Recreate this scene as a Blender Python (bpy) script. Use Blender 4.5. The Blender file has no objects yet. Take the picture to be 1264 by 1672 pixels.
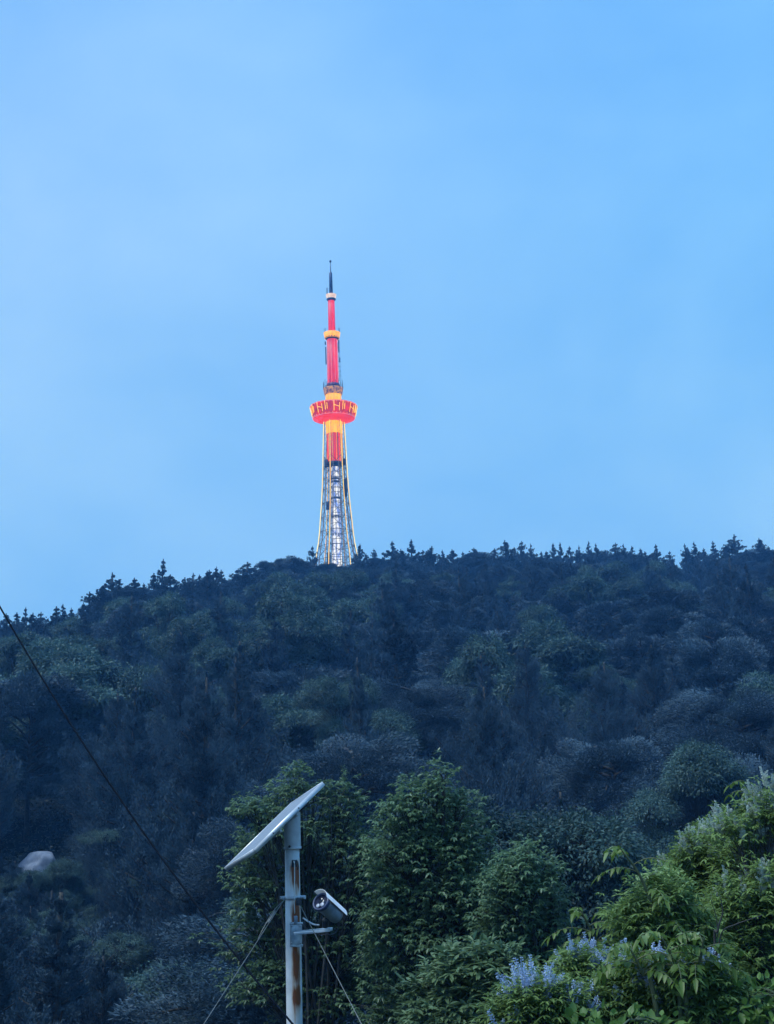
import bpy, math, random
import numpy as np
from mathutils import Vector, Matrix
rng = np.random.default_rng(7)
random.seed(7)
S = bpy.context.scene
COL = S.collection
R = math.radians

# ------------------------------------------------------------------ camera
FPX = 2000.0                       # focal length in photograph pixels (1264 x 1672)
TILT, ROLL = R(12.1), R(1.8)
EYE = np.array([0.0, 0.0, 1.6])
_r0 = np.array([1.0, 0, 0]); _u0 = np.array([0, -math.sin(TILT), math.cos(TILT)])
FW = np.array([0, math.cos(TILT), math.sin(TILT)])
RT = math.cos(ROLL) * _r0 - math.sin(ROLL) * _u0
UP = math.sin(ROLL) * _r0 + math.cos(ROLL) * _u0
cd = bpy.data.cameras.new('camera'); cam = bpy.data.objects.new('camera', cd); COL.objects.link(cam)
cd.sensor_fit = 'VERTICAL'; cd.sensor_height = 36.0; cd.lens = FPX / 1672 * 36.0
cd.clip_start = 0.1; cd.clip_end = 5000
M = Matrix.Identity(4)
for i in range(3):
    M[i][0] = RT[i]; M[i][1] = UP[i]; M[i][2] = -FW[i]; M[i][3] = EYE[i]
cam.matrix_world = M
S.camera = cam

# ------------------------------------------------------------------ world, sun, exposure
w = bpy.data.worlds.new('World'); S.world = w; w.use_nodes = True
nt = w.node_tree; nt.nodes.clear()
def nd(nt, t, **k):
    n = nt.nodes.new(t)
    for a, v in k.items():
        setattr(n, a, v)
    return n
out = nd(nt, 'ShaderNodeOutputWorld'); bg = nd(nt, 'ShaderNodeBackground')
sky = nd(nt, 'ShaderNodeTexSky', sky_type='NISHITA', sun_disc=False)
SUN_EL, SUN_AZ = R(9), R(-135)
sky.sun_elevation = SUN_EL; sky.sun_rotation = SUN_AZ
tc = nd(nt, 'ShaderNodeTexCoord')
mp = nd(nt, 'ShaderNodeMapping'); mp.inputs['Scale'].default_value = (1.0, 1.0, 1.5)
n1 = nd(nt, 'ShaderNodeTexNoise'); n1.inputs['Scale'].default_value = 2.3; n1.inputs['Detail'].default_value = 4; n1.inputs['Roughness'].default_value = .5; n1.inputs['Distortion'].default_value = .4
n2 = nd(nt, 'ShaderNodeTexNoise'); n2.inputs['Scale'].default_value = 7.0; n2.inputs['Detail'].default_value = 5
ramp = nd(nt, 'ShaderNodeValToRGB')
e = ramp.color_ramp.elements
e[0].position = .30; e[0].color = (.195, .55, 1.23, 1)
e[1].position = .70; e[1].color = (.41, .79, 1.37, 1)
sep = nd(nt, 'ShaderNodeSeparateXYZ')
nt.links.new(tc.outputs['Generated'], sep.inputs[0])
nt.links.new(tc.outputs['Generated'], mp.inputs['Vector'])
nt.links.new(mp.outputs[0], n1.inputs['Vector']); nt.links.new(mp.outputs[0], n2.inputs['Vector'])
ad = nd(nt, 'ShaderNodeMix', data_type='FLOAT'); ad.inputs[0].default_value = .22
nt.links.new(n1.outputs['Fac'], ad.inputs[2]); nt.links.new(n2.outputs['Fac'], ad.inputs[3])
nt.links.new(ad.outputs[0], ramp.inputs['Fac'])
# dusk side: the low sky on the left is dimmer, the sky to the right a purer blue
grad = nd(nt, 'ShaderNodeMapRange'); grad.inputs['From Min'].default_value = -.30; grad.inputs['From Max'].default_value = .36
nt.links.new(sep.outputs['X'], grad.inputs['Value'])
gz = nd(nt, 'ShaderNodeMapRange'); gz.inputs['From Min'].default_value = .08; gz.inputs['From Max'].default_value = .42
nt.links.new(sep.outputs['Z'], gz.inputs['Value'])
lo = nd(nt, 'ShaderNodeMix', data_type='RGBA'); lo.inputs[6].default_value = (.88, .96, 1.06, 1); lo.inputs[7].default_value = (.98, 1.02, 1.10, 1)
nt.links.new(grad.outputs[0], lo.inputs[0])
hi = nd(nt, 'ShaderNodeMix', data_type='RGBA'); hi.inputs[6].default_value = (1.06, 1.0, .98, 1); hi.inputs[7].default_value = (.60, .86, .98, 1)
nt.links.new(grad.outputs[0], hi.inputs[0])
lh = nd(nt, 'ShaderNodeMix', data_type='RGBA')
nt.links.new(gz.outputs[0], lh.inputs[0]); nt.links.new(lo.outputs[2], lh.inputs[6]); nt.links.new(hi.outputs[2], lh.inputs[7])
ml = nd(nt, 'ShaderNodeMix', data_type='RGBA', blend_type='MULTIPLY'); ml.inputs[0].default_value = 1
nt.links.new(ramp.outputs[0], ml.inputs[6]); nt.links.new(lh.outputs[2], ml.inputs[7])
sk = nd(nt, 'ShaderNodeMix', data_type='RGBA', blend_type='MULTIPLY'); sk.inputs[0].default_value = 1
sk.inputs[7].default_value = (.05, .05, .05, 1)
nt.links.new(sky.outputs[0], sk.inputs[6])
fin = nd(nt, 'ShaderNodeMix', data_type='RGBA'); fin.inputs[0].default_value = .93     # thin overcast veil over the clear sky
nt.links.new(sk.outputs[2], fin.inputs[6]); nt.links.new(ml.outputs[2], fin.inputs[7])
nt.links.new(fin.outputs[2], bg.inputs['Color']); bg.inputs['Strength'].default_value = .915
nt.links.new(bg.outputs[0], out.inputs[0])

sd = bpy.data.lights.new('sun', 'SUN'); sun = bpy.data.objects.new('sun', sd); COL.objects.link(sun)
sd.energy = 3.6; sd.angle = R(25); sd.color = (.74, .88, 1.0)
sdir = Vector((math.sin(R(-115)) * math.cos(R(62)), math.cos(R(-115)) * math.cos(R(62)), math.sin(R(62))))
sun.rotation_euler = sdir.to_track_quat('Z', 'Y').to_euler()
S.view_settings.view_transform = 'Standard'; S.view_settings.look = 'None'
S.view_settings.exposure = 0; S.view_settings.gamma = 1
S.cycles.use_denoising = True
S.cycles.max_bounces = 5; S.cycles.diffuse_bounces = 3; S.cycles.transmission_bounces = 2
S.cycles.volume_bounces = 0
S.cycles.sample_clamp_indirect = 4

# ------------------------------------------------------------------ pixel <-> world
def P(px, py, depth):
    return EYE + depth * (FW + RT * (px - 632) / FPX + UP * (836 - py) / FPX)
def proj(p):
    v = np.asarray(p) - EYE
    d = v @ FW
    return 632 + FPX * (v @ RT) / d, 836 - FPX * (v @ UP) / d, d
def z_on_vertical(x, y, py):
    v0 = np.array([x, y, 0.0]) - EYE
    k = (836 - py) / FPX
    return (k * (v0 @ FW) - v0 @ UP) / (UP[2] - k * FW[2])
def az_of(px, py):
    d = P(px, py, 10) - EYE
    return math.atan2(d[0], d[1])
def unit(a):
    a = np.asarray(a, float)
    return a / np.maximum(np.linalg.norm(a, axis=-1, keepdims=True), 1e-9)

# ------------------------------------------------------------------ mesh building
class G:
    def __init__(s): s.V = []; s.Q = []; s.T = []; s.Rn = []; s.n = 0
    def add(s, V, Q=None, T=None, rnd=None):
        V = np.asarray(V, float).reshape(-1, 3)
        s.V.append(V)
        if Q is not None and len(Q): s.Q.append(np.asarray(Q, int).reshape(-1, 4) + s.n)
        if T is not None and len(T): s.T.append(np.asarray(T, int).reshape(-1, 3) + s.n)
        s.Rn.append(np.full(len(V), .5) if rnd is None else np.asarray(rnd, float))
        s.n += len(V)
    def mesh(s, name, mats, smooth=False):
        V = np.concatenate(s.V); me = bpy.data.meshes.new(name)
        Q = np.concatenate(s.Q) if s.Q else np.zeros((0, 4), int)
        T = np.concatenate(s.T) if s.T else np.zeros((0, 3), int)
        li = np.concatenate([Q.ravel(), T.ravel()]).astype(np.int32)
        ls = np.concatenate([np.arange(len(Q)) * 4, len(Q) * 4 + np.arange(len(T)) * 3]).astype(np.int32)
        me.vertices.add(len(V)); me.vertices.foreach_set('co', V.astype(np.float32).ravel())
        me.loops.add(len(li)); me.loops.foreach_set('vertex_index', li)
        me.polygons.add(len(ls)); me.polygons.foreach_set('loop_start', ls)
        at = me.attributes.new('rnd', 'FLOAT', 'POINT')
        at.data.foreach_set('value', np.concatenate(s.Rn).astype(np.float32))
        me.update(calc_edges=True)
        if smooth: me.polygons.foreach_set('use_smooth', np.ones(len(ls), bool))
        for m in (mats if isinstance(mats, (list, tuple)) else [mats]): me.materials.append(m)
        return me
    def build(s, name, mats, parent=None, smooth=False):
        o = bpy.data.objects.new(name, s.mesh(name, mats, smooth)); COL.objects.link(o)
        if parent is not None: o.parent = parent
        return o
    # shapes
    def tube(s, pts, rad, n=8, caps=True):
        pts = np.asarray(pts, float); k = len(pts)
        rad = np.full(k, rad, float) if np.isscalar(rad) else np.asarray(rad, float)
        t = unit(np.gradient(pts, axis=0))
        ref = np.array([0, 0, 1.0]) if abs(t[0][2]) < .9 else np.array([1.0, 0, 0])
        a = unit(np.cross(t, ref)); b = np.cross(t, a)
        an = np.arange(n) * 2 * math.pi / n
        V = pts[:, None] + rad[:, None, None] * (a[:, None] * np.cos(an)[None, :, None] + b[:, None] * np.sin(an)[None, :, None])
        i = np.arange(k - 1)[:, None] * n; j = np.arange(n)[None]; j2 = (j + 1) % n
        Q = np.stack([i + j, i + j2, i + n + j2, i + n + j], -1).reshape(-1, 4)
        V = V.reshape(-1, 3)
        if caps:
            V = np.vstack([V, pts[0], pts[-1]]); c0 = k * n; jj = np.arange(n); jn = (jj + 1) % n
            T = np.vstack([np.stack([np.full(n, c0), jn, jj], -1), np.stack([np.full(n, c0 + 1), (k - 1) * n + jj, (k - 1) * n + jn], -1)])
            s.add(V, Q, T)
        else: s.add(V, Q)
        return s
    def box(s, c, ax, ay, az, bev=0.0):            # centre, three half-axis vectors
        c, ax, ay, az = [np.asarray(v, float) for v in (c, ax, ay, az)]
        if bev <= 0:
            V = [c + i * ax + j * ay + k * az for i in (-1, 1) for j in (-1, 1) for k in (-1, 1)]
            s.add(V, [(0, 1, 3, 2), (4, 6, 7, 5), (0, 4, 5, 1), (2, 3, 7, 6), (0, 2, 6, 4), (1, 5, 7, 3)])
            return s
        la, lb, lc = [np.linalg.norm(v) for v in (ax, ay, az)]
        fa, fb, fc = 1 - bev / la, 1 - bev / lb, 1 - bev / lc
        V = []; idx = {}
        for i in (-1, 1):
            for j in (-1, 1):
                for k in (-1, 1):
                    for q, (x, y, z) in enumerate(((i, j * fb, k * fc), (i * fa, j, k * fc), (i * fa, j * fb, k))):
                        idx[(i, j, k, q)] = len(V); V.append(c + x * ax + y * ay + z * az)
        Q = []; T = []
        for sg in (-1, 1):
            cyc = [(-1, -1), (1, -1), (1, 1), (-1, 1)]
            Q.append([idx[(sg, a, b, 0)] for a, b in cyc]); Q.append([idx[(a, sg, b, 1)] for a, b in cyc]); Q.append([idx[(a, b, sg, 2)] for a, b in cyc])
        for a in (-1, 1):
            for b in (-1, 1):
                Q.append([idx[(a, b, -1, 0)], idx[(a, b, 1, 0)], idx[(a, b, 1, 1)], idx[(a, b, -1, 1)]])
                Q.append([idx[(a, -1, b, 0)], idx[(a, 1, b, 0)], idx[(a, 1, b, 2)], idx[(a, -1, b, 2)]])
                Q.append([idx[(-1, a, b, 1)], idx[(1, a, b, 1)], idx[(1, a, b, 2)], idx[(-1, a, b, 2)]])
                for k in (-1, 1): T.append([idx[(a, b, k, q)] for q in range(3)])
        s.add(V, Q, T); return s
    def lathe(s, prof, c, n=24, phase=0.0, axis=None, cap=True):   # prof: (radius, height) list
        c = np.asarray(c, float); prof = np.asarray(prof, float); k = len(prof)
        if axis is None: A, X, Y = np.array([0, 0, 1.0]), np.array([1.0, 0, 0]), np.array([0, 1.0, 0])
        else:
            A = unit(axis); X = unit(np.cross(A, [0, 0, 1.0] if abs(A[2]) < .9 else [1.0, 0, 0])); Y = np.cross(A, X)
        an = phase + np.arange(n) * 2 * math.pi / n
        V = c + prof[:, 1][:, None, None] * A + prof[:, 0][:, None, None] * (np.cos(an)[None, :, None] * X + np.sin(an)[None, :, None] * Y)
        i = np.arange(k - 1)[:, None] * n; j = np.arange(n)[None]; j2 = (j + 1) % n
        Q = np.stack([i + j, i + j2, i + n + j2, i + n + j], -1).reshape(-1, 4)
        if not cap:
            s.add(V.reshape(-1, 3), Q); return s
        V = np.vstack([V.reshape(-1, 3), c + prof[0, 1] * A, c + prof[-1, 1] * A]); jj = np.arange(n); jn = (jj + 1) % n
        T = np.vstack([np.stack([np.full(n, k * n), jn, jj], -1), np.stack([np.full(n, k * n + 1), (k - 1) * n + jj, (k - 1) * n + jn], -1)])
        s.add(V, Q, T); return s
    def leaf4(s, C, A, N, L, W, rnd, droop=0.0):
        C, A, N = [np.asarray(v, float) for v in (C, A, N)]
        n = len(C); L = np.broadcast_to(L, (n,))[:, None]; W = np.broadcast_to(W, (n,))[:, None]
        Sd = unit(np.cross(A, N))
        dz = np.array([0, 0, -1.0]) * droop
        V = np.stack([C, C + .42 * L * A + .5 * W * Sd + dz * L * .18, C + L * A + dz * L, C + .42 * L * A - .5 * W * Sd + dz * L * .18], 1)
        s.add(V.reshape(-1, 3), np.arange(4 * n).reshape(n, 4), None, np.repeat(rnd, 4))
    def leaf8(s, C, A, N, L, W, rnd, droop=.25, fold=.12, wide=.36):
        C, A, N = [np.asarray(v, float) for v in (C, A, N)]
        n = len(C); L = np.broadcast_to(L, (n,))[:, None]; W = np.broadcast_to(W, (n,))[:, None]
        droop = np.broadcast_to(droop, (n,))[:, None]
        Sd = unit(np.cross(A, N)); Nn = np.cross(Sd, A)
        dn = np.array([0, 0, -1.0])
        def pt(t, sx, up): return C + t * L * A + sx * W * Sd + up * W * Nn + dn * droop * L * t * t
        V = np.stack([pt(0, 0, 0), pt(.32, .5, fold), pt(.70, wide, fold), pt(1, 0, 0), pt(.70, -wide, fold), pt(.32, -.5, fold), pt(.34, 0, -fold * .5), pt(.70, 0, -fold * .5)], 1)
        b = (np.arange(n) * 8)[:, None]
        T = np.concatenate([b + [0, 6, 1], b + [0, 5, 6], b + [2, 7, 3], b + [4, 3, 7]])
        Q = np.concatenate([b + [1, 6, 7, 2], b + [5, 4, 7, 6]])
        s.add(V.reshape(-1, 3), Q, T, np.repeat(rnd, 8))

def tag(o, label=None, cat=None, group=None, kind=None):
    if label: o['label'] = label
    if cat: o['category'] = cat
    if group: o['group'] = group
    if kind: o['kind'] = kind
    return o
def empty(name, loc, rz=0.0):
    o = bpy.data.objects.new(name, None); COL.objects.link(o); o.location = Vector(loc); o.rotation_euler = (0, 0, rz)
    o.empty_display_size = .3
    return o

# ------------------------------------------------------------------ materials
def mat(name):
    m = bpy.data.materials.new(name); m.use_nodes = True
    return m, m.node_tree, m.node_tree.nodes['Principled BSDF']
def foliage(name, c0, c1, c2=None, transl=.25, rough=.55, noise=1.2, spec=.35, clump=.45):
    """leaf colour varies leaf by leaf (rnd attribute), clump by clump (noise) and tree by tree (object random)"""
    m, t, b = mat(name)
    at = nd(t, 'ShaderNodeAttribute', attribute_name='rnd')
    co = nd(t, 'ShaderNodeTexCoord'); ns = nd(t, 'ShaderNodeTexNoise'); ns.inputs['Scale'].default_value = noise; ns.inputs['Detail'].default_value = 3
    t.links.new(co.outputs['Object'], ns.inputs['Vector'])
    nr = nd(t, 'ShaderNodeMapRange'); nr.inputs['From Min'].default_value = .36; nr.inputs['From Max'].default_value = .66; nr.inputs['To Max'].default_value = clump
    t.links.new(ns.outputs['Fac'], nr.inputs['Value'])
    mx = nd(t, 'ShaderNodeMath', operation='MULTIPLY_ADD'); mx.inputs[1].default_value = 1.45 - clump; t.links.new(at.outputs['Fac'], mx.inputs[0]); t.links.new(nr.outputs[0], mx.inputs[2])
    oi = nd(t, 'ShaderNodeObjectInfo'); m2 = nd(t, 'ShaderNodeMath', operation='MULTIPLY_ADD'); m2.inputs[1].default_value = .6
    t.links.new(oi.outputs['Random'], m2.inputs[0]); t.links.new(mx.outputs[0], m2.inputs[2])
    r = nd(t, 'ShaderNodeValToRGB'); el = r.color_ramp.elements
    mr = nd(t, 'ShaderNodeMapRange'); mr.inputs['From Min'].default_value = .2; mr.inputs['From Max'].default_value = 1.9
    t.links.new(m2.outputs[0], mr.inputs['Value']); t.links.new(mr.outputs[0], r.inputs['Fac'])
    el[0].color = (*c0, 1); el[1].color = (*c1, 1)
    if c2:
        q = el.new(.8); q.color = (*c1, 1); el[2].color = (*c2, 1)
    t.links.new(r.outputs[0], b.inputs['Base Color'])
    b.inputs['Roughness'].default_value = rough; b.inputs['Specular IOR Level'].default_value = spec
    tr = nd(t, 'ShaderNodeBsdfTranslucent'); t.links.new(r.outputs[0], tr.inputs['Color'])
    ms = nd(t, 'ShaderNodeMixShader'); ms.inputs[0].default_value = transl
    t.links.new(b.outputs[0], ms.inputs[1]); t.links.new(tr.outputs[0], ms.inputs[2])
    t.links.new(ms.outputs[0], t.nodes['Material Output'].inputs['Surface'])
    return m
def noisy(name, c0, c1, scale=5, rough=.8, bump=.0, metallic=0, detail=6, spec=.5):
    m, t, b = mat(name)
    co = nd(t, 'ShaderNodeTexCoord'); ns = nd(t, 'ShaderNodeTexNoise'); ns.inputs['Scale'].default_value = scale; ns.inputs['Detail'].default_value = detail
    t.links.new(co.outputs['Object'], ns.inputs['Vector'])
    r = nd(t, 'ShaderNodeValToRGB'); r.color_ramp.elements[0].color = (*c0, 1); r.color_ramp.elements[1].color = (*c1, 1)
    r.color_ramp.elements[0].position = .3; r.color_ramp.elements[1].position = .7
    t.links.new(ns.outputs['Fac'], r.inputs['Fac']); t.links.new(r.outputs[0], b.inputs['Base Color'])
    b.inputs['Roughness'].default_value = rough; b.inputs['Metallic'].default_value = metallic; b.inputs['Specular IOR Level'].default_value = spec
    if bump:
        bp = nd(t, 'ShaderNodeBump'); bp.inputs['Strength'].default_value = bump; t.links.new(ns.outputs['Fac'], bp.inputs['Height']); t.links.new(bp.outputs[0], b.inputs['Normal'])
    return m
def glow(name, c0, c1, strength, base=(.05, .05, .05), scale=.5, stretch=(1, 1, 1), lo_=.35, hi_=.65, kind='noise'):
    m, t, b = mat(name)
    co = nd(t, 'ShaderNodeTexCoord'); mpp = nd(t, 'ShaderNodeMapping'); mpp.inputs['Scale'].default_value = stretch
    t.links.new(co.outputs['Object'], mpp.inputs['Vector'])
    ns = nd(t, 'ShaderNodeTexNoise'); ns.inputs['Scale'].default_value = scale; ns.inputs['Detail'].default_value = 3
    t.links.new(mpp.outputs[0], ns.inputs['Vector'])
    r = nd(t, 'ShaderNodeValToRGB'); r.color_ramp.elements[0].color = (*c0, 1); r.color_ramp.elements[1].color = (*c1, 1)
    r.color_ramp.elements[0].position = lo_; r.color_ramp.elements[1].position = hi_
    t.links.new(ns.outputs['Fac'], r.inputs['Fac']); t.links.new(r.outputs[0], b.inputs['Emission Color'])
    b.inputs['Emission Strength'].default_value = strength; b.inputs['Base Color'].default_value = (*base, 1); b.inputs['Roughness'].default_value = .6
    return m

M_BARK = noisy('bark', (.022, .022, .022), (.06, .056, .052), 14, .9, .4)
M_BARKP = noisy('pale_bark', (.10, .10, .10), (.24, .24, .23), 18, .9, .3)
M_TWIG = noisy('green_twig', (.05, .07, .03), (.12, .13, .06), 20, .7)
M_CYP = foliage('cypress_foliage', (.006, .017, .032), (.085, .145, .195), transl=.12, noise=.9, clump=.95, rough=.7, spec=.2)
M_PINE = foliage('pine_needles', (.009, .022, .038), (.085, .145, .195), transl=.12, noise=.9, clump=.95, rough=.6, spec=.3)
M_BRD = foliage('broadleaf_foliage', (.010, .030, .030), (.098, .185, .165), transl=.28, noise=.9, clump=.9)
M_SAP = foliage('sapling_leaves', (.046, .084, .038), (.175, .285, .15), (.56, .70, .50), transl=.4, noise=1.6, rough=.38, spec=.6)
M_VIT = foliage('shrub_leaves', (.045, .085, .022), (.21, .315, .095), (.44, .58, .30), transl=.35, noise=2.2, rough=.5)
M_SUM = foliage('compound_leaves', (.045, .085, .012), (.13, .21, .04), (.36, .46, .28), transl=.4, noise=3, rough=.4)
M_BIG = foliage('broad_vine_leaves', (.07, .14, .03), (.16, .28, .07), transl=.35, noise=3, rough=.45)
M_WEED = foliage('weed_leaves', (.04, .085, .045), (.20, .29, .14), (.48, .56, .38), transl=.3, noise=2.5, rough=.45)
M_BLUE = foliage('blue_florets', (.34, .44, .66), (.62, .72, .90), transl=.3, noise=8, rough=.6)
M_PLUME = foliage('grey_seed_plume', (.40, .46, .42), (.68, .74, .68), transl=.3, noise=8, rough=.7)
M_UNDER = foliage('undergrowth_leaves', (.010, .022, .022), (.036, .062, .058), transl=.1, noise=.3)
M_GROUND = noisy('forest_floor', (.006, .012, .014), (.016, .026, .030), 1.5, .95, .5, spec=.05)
M_ROCK = noisy('pale_rock', (.13, .16, .23), (.27, .30, .38), 4.5, .85, .9)

# ------------------------------------------------------------------ terrain
# skyline of the photograph: column -> height of the tree tops, ridge distance
sky_px = np.array([-160, 0, 60, 130, 180, 265, 330, 400, 450, 520, 590, 640, 720, 820, 920, 1000, 1100, 1200, 1264, 1420])
sky_py = np.array([1075, 1012, 1003, 990, 962, 945, 945, 938, 922, 915, 912, 905, 905, 898, 902, 900, 902, 896, 894, 900])
rid_r = np.interp(sky_px, [-160, 0, 400, 600, 1264], [112, 120, 140, 165, 185])
sky_az = np.array([az_of(a, b) for a, b in zip(sky_px, sky_py)])
def ridge_r(az): return np.interp(az, sky_az, rid_r)
def top_py(az): return np.interp(az, sky_az, sky_py)
crest = []
for a, b, rr, az in zip(sky_px, sky_py, rid_r, sky_az):
    d = P(a, b + 92 * 150 / rr, 10) - EYE; crest.append(1.6 + d[2] / math.hypot(d[0], d[1]) * rr)
crest = np.array(crest)
def sm(t): t = np.clip(t, 0, 1); return t * t * (3 - 2 * t)
def hgt(x, y):
    x = np.asarray(x, float); y = np.asarray(y, float)
    r = np.hypot(x, y); az = np.arctan2(x, y); front = y > 0
    azc = np.clip(az, sky_az[0], sky_az[-1])
    Rr = ridge_r(azc); Hc = np.interp(azc, sky_az, crest)
    d0 = 2.4 + 3.6 * sm((x - .1) / 2.2)
    near = -8.2 * sm((r - d0) / 24 * .9 + .02)
    near = -.45 * sm((x + .5) / 1.5) * sm((r - 1.5) / 2) + near
    near = np.where(r < 1.0, 0, near)
    t = (r - 28) / (Rr - 28)
    tt = np.clip(t, 0, 1)
    hill = (Hc + 8.2) * (.72 * tt + .28 * sm(tt) + 0.06 * np.sin(tt * 9 + az * 14) * tt * (1 - tt))
    far = np.where(t > 1, (r - Rr) * (Hc - 1.6) / Rr * .93, 0)
    far = np.where(r > 350, (350 - Rr) * (Hc - 1.6) / Rr * .93 - (r - 350) * .25, far)
    bump = .5 * np.sin(x * .23 + 1) * np.cos(y * .19) * np.clip((r - 30) / 40, 0, 1)
    h = near + np.where(t > 0, hill, 0) + far + bump
    side = np.clip((np.abs(az) - .62) / .5, 0, 1)
    return h * (1 - side * np.where(front, .75, 1.0)) - 6 * side * np.clip((r - 20) / 60, 0, 1) * 0
rr_ = np.concatenate([np.linspace(0.05, 30, 50), np.geomspace(31, 472, 84)])
aa_ = np.linspace(-math.pi, math.pi, 241)[:-1]
RR, AA = np.meshgrid(rr_, aa_, indexing='ij')
X, Y = RR * np.sin(AA), RR * np.cos(AA)
Z = hgt(X, Y)
g = G(); na = len(aa_)
i = np.arange(len(rr_) - 1)[:, None] * na; j = np.arange(na)[None]; j2 = (j + 1) % na
Q = np.stack([i + j, i + na + j, i + na + j2, i + j2], -1).reshape(-1, 4)
V = np.vstack([np.stack([X, Y, Z], -1).reshape(-1, 3), [[0, 0, 0]]])
g.add(V, Q, [[len(V) - 1, (k + 1) % na, k] for k in range(na)])
tag(g.build('ground', M_GROUND, smooth=True), kind='structure')

# haze: one box of even thin air round everything
HAZE = 0.0013
zmin = float(Z.min()) - 1.0
m, t, b = mat('haze_air'); t.nodes.remove(b)
pv = nd(t, 'ShaderNodeVolumePrincipled'); pv.inputs['Color'].default_value = (.12, .41, 1, 1); pv.inputs['Absorption Color'].default_value = (1, 1, 1, 1); pv.inputs['Density'].default_value = HAZE; pv.inputs['Anisotropy'].default_value = .1
t.links.new(pv.outputs[0], t.nodes['Material Output'].inputs['Volume'])
g = G().box((0, 0, (zmin + 142) / 2), (478, 0, 0), (0, 478, 0), (0, 0, (142 - zmin) / 2))
tag(g.build('haze', m), kind='stuff')

# ------------------------------------------------------------------ television tower
TD = 480.0
tb = P(550.5, 916, TD)
TX, TY = tb[0], tb[1]
def tz(py): return z_on_vertical(TX, TY, py)
def mpp(z):
    return ((np.array([TX, TY, z]) - EYE) @ FW) / FPX
KT = .43
base_z = 1.6 + (float(hgt(TX * KT, TY * KT)) - 1.6) / KT - 1.0
def ZW(py, wpx):                       # height and half width in metres from a row and a width in pixels
    z = tz(py); return z - base_z, wpx / 2 * mpp(z)
M_RED = glow('lit_red_shaft', (.48, .010, .050), (.95, .006, .02), 1.05, scale=.5, stretch=(2.2, 2.2, .12))
M_RED2 = glow('lit_red_lower_shaft', (.55, .008, .012), (1, .012, .002), 1.1, scale=.5, stretch=(2.2, 2.2, .12))
M_YEL = glow('lit_amber_shaft', (.9, .34, .0), (1.0, .50, .0), 1.3, scale=.6, stretch=(2, 2, .3))
M_PODW = glow('lit_red_wall', (.34, .004, .02), (.85, .006, .0), 1.0, scale=.35)
M_PODU = glow('lit_red_underside', (.75, .012, .0), (1, .03, .0), 1.1, scale=.12)
M_LED = glow('warm_white_led', (1.0, .50, .0), (1.0, .72, .04), 1.6, scale=.4, stretch=(1, 1, .3))
M_LEDW = glow('white_led', (1, .62, .02), (1, .84, .22), 1.5, scale=.3, stretch=(1, 1, .3))
M_CORE = glow('floodlit_core', (.16, .28, .75), (.90, .95, 1.0), 1.15, scale=.55, stretch=(1.4, 1.4, .45), lo_=.40, hi_=.58)
M_NAVY = noisy('dark_painted_steel', (.015, .02, .05), (.03, .04, .09), 2, .6)
M_MAST = noisy('navy_mast', (.012, .03, .10), (.02, .045, .14), 1, .5)
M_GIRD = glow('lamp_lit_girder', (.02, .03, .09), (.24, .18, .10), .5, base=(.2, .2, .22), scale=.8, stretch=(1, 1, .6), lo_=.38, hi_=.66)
tower = empty('television_tower', EYE + KT * (np.array([TX, TY, base_z]) - EYE)); tower.scale = (KT, KT, KT)
tag(tower, 'tall lattice broadcasting tower lit red and amber at dusk, rising behind the wooded ridge', 'tower')
def ring(name, y0, y1, w0, w1, m, n=24, ph=0.0):
    z0, r0 = ZW(y0, w0); z1, r1 = ZW(y1, w1)
    return G().lathe([(r1, z1), (r0, z0)] if z1 < z0 else [(r0, z0), (r1, z1)], (0, 0, 0), n, ph).build(name, m, tower, smooth=False)
# legs (six, curved) with an LED line on each
leg_y = [940, 916, 907, 885, 867, 854, 822, 793, 760, 740, 716, 700, 688]
leg_w = [70, 65.5, 64, 56, 51.5, 49.5, 43.5, 39.5, 36.5, 35, 33, 31.5, 30.5]
lz = np.array([tz(a) - base_z for a in leg_y]); lr = np.array([b / 2 / .985 * mpp(tz(a)) for a, b in zip(leg_y, leg_w)])
zz = np.concatenate([[-.5], lz]); rr2 = np.concatenate([[lr[0] + (lr[0] - lr[2]) / (lz[2] - lz[0]) * (lz[0] + .5) * 1.0], lr])
def legR(z): return np.interp(z, zz, rr2)
PH0 = R(10)
levels = [base_z] ; lv = np.concatenate([np.linspace(0, lz[0], 4)[:-1], [tz(y) - base_z for y in (935, 914, 892, 868, 845, 822, 800, 782, 765, 745, 725, 705, 690)]])
ctr = [(math.cos(PH0 + k * R(60)), math.sin(PH0 + k * R(60))) for k in range(6)]
hz = np.linspace(-.4, lz[-1], 40)
for k, (cx, cy) in enumerate(ctr):
    pr = legR(hz); pts = np.stack([pr * cx, pr * cy, hz], -1)
    tang = np.array([-cy, cx, 0]); rad_ = np.array([cx, cy, 0])
    lg = G()
    off = [(0, 0), (-1.0, .75), (-1.0, -.75)]
    for a, b_ in off: lg.tube(pts + rad_ * a + tang * b_, .15, 6)
    for q in range(len(hz) - 1):
        for (a, b_), (c, d_) in ((off[0], off[1]), (off[1], off[2]), (off[2], off[0])):
            lg.tube([pts[q] + rad_ * a + tang * b_, pts[q + 1] + rad_ * c + tang * d_], .05, 4, False)
    leg = lg.build('leg', M_GIRD, tower)
    lo_pts = pts + rad_ * .34
    G().tube(lo_pts, .15 if k in (0, 3) else .12, 6).build('light_strip', M_LEDW if k in (0, 3) else M_LED, leg)
br = G()
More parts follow.
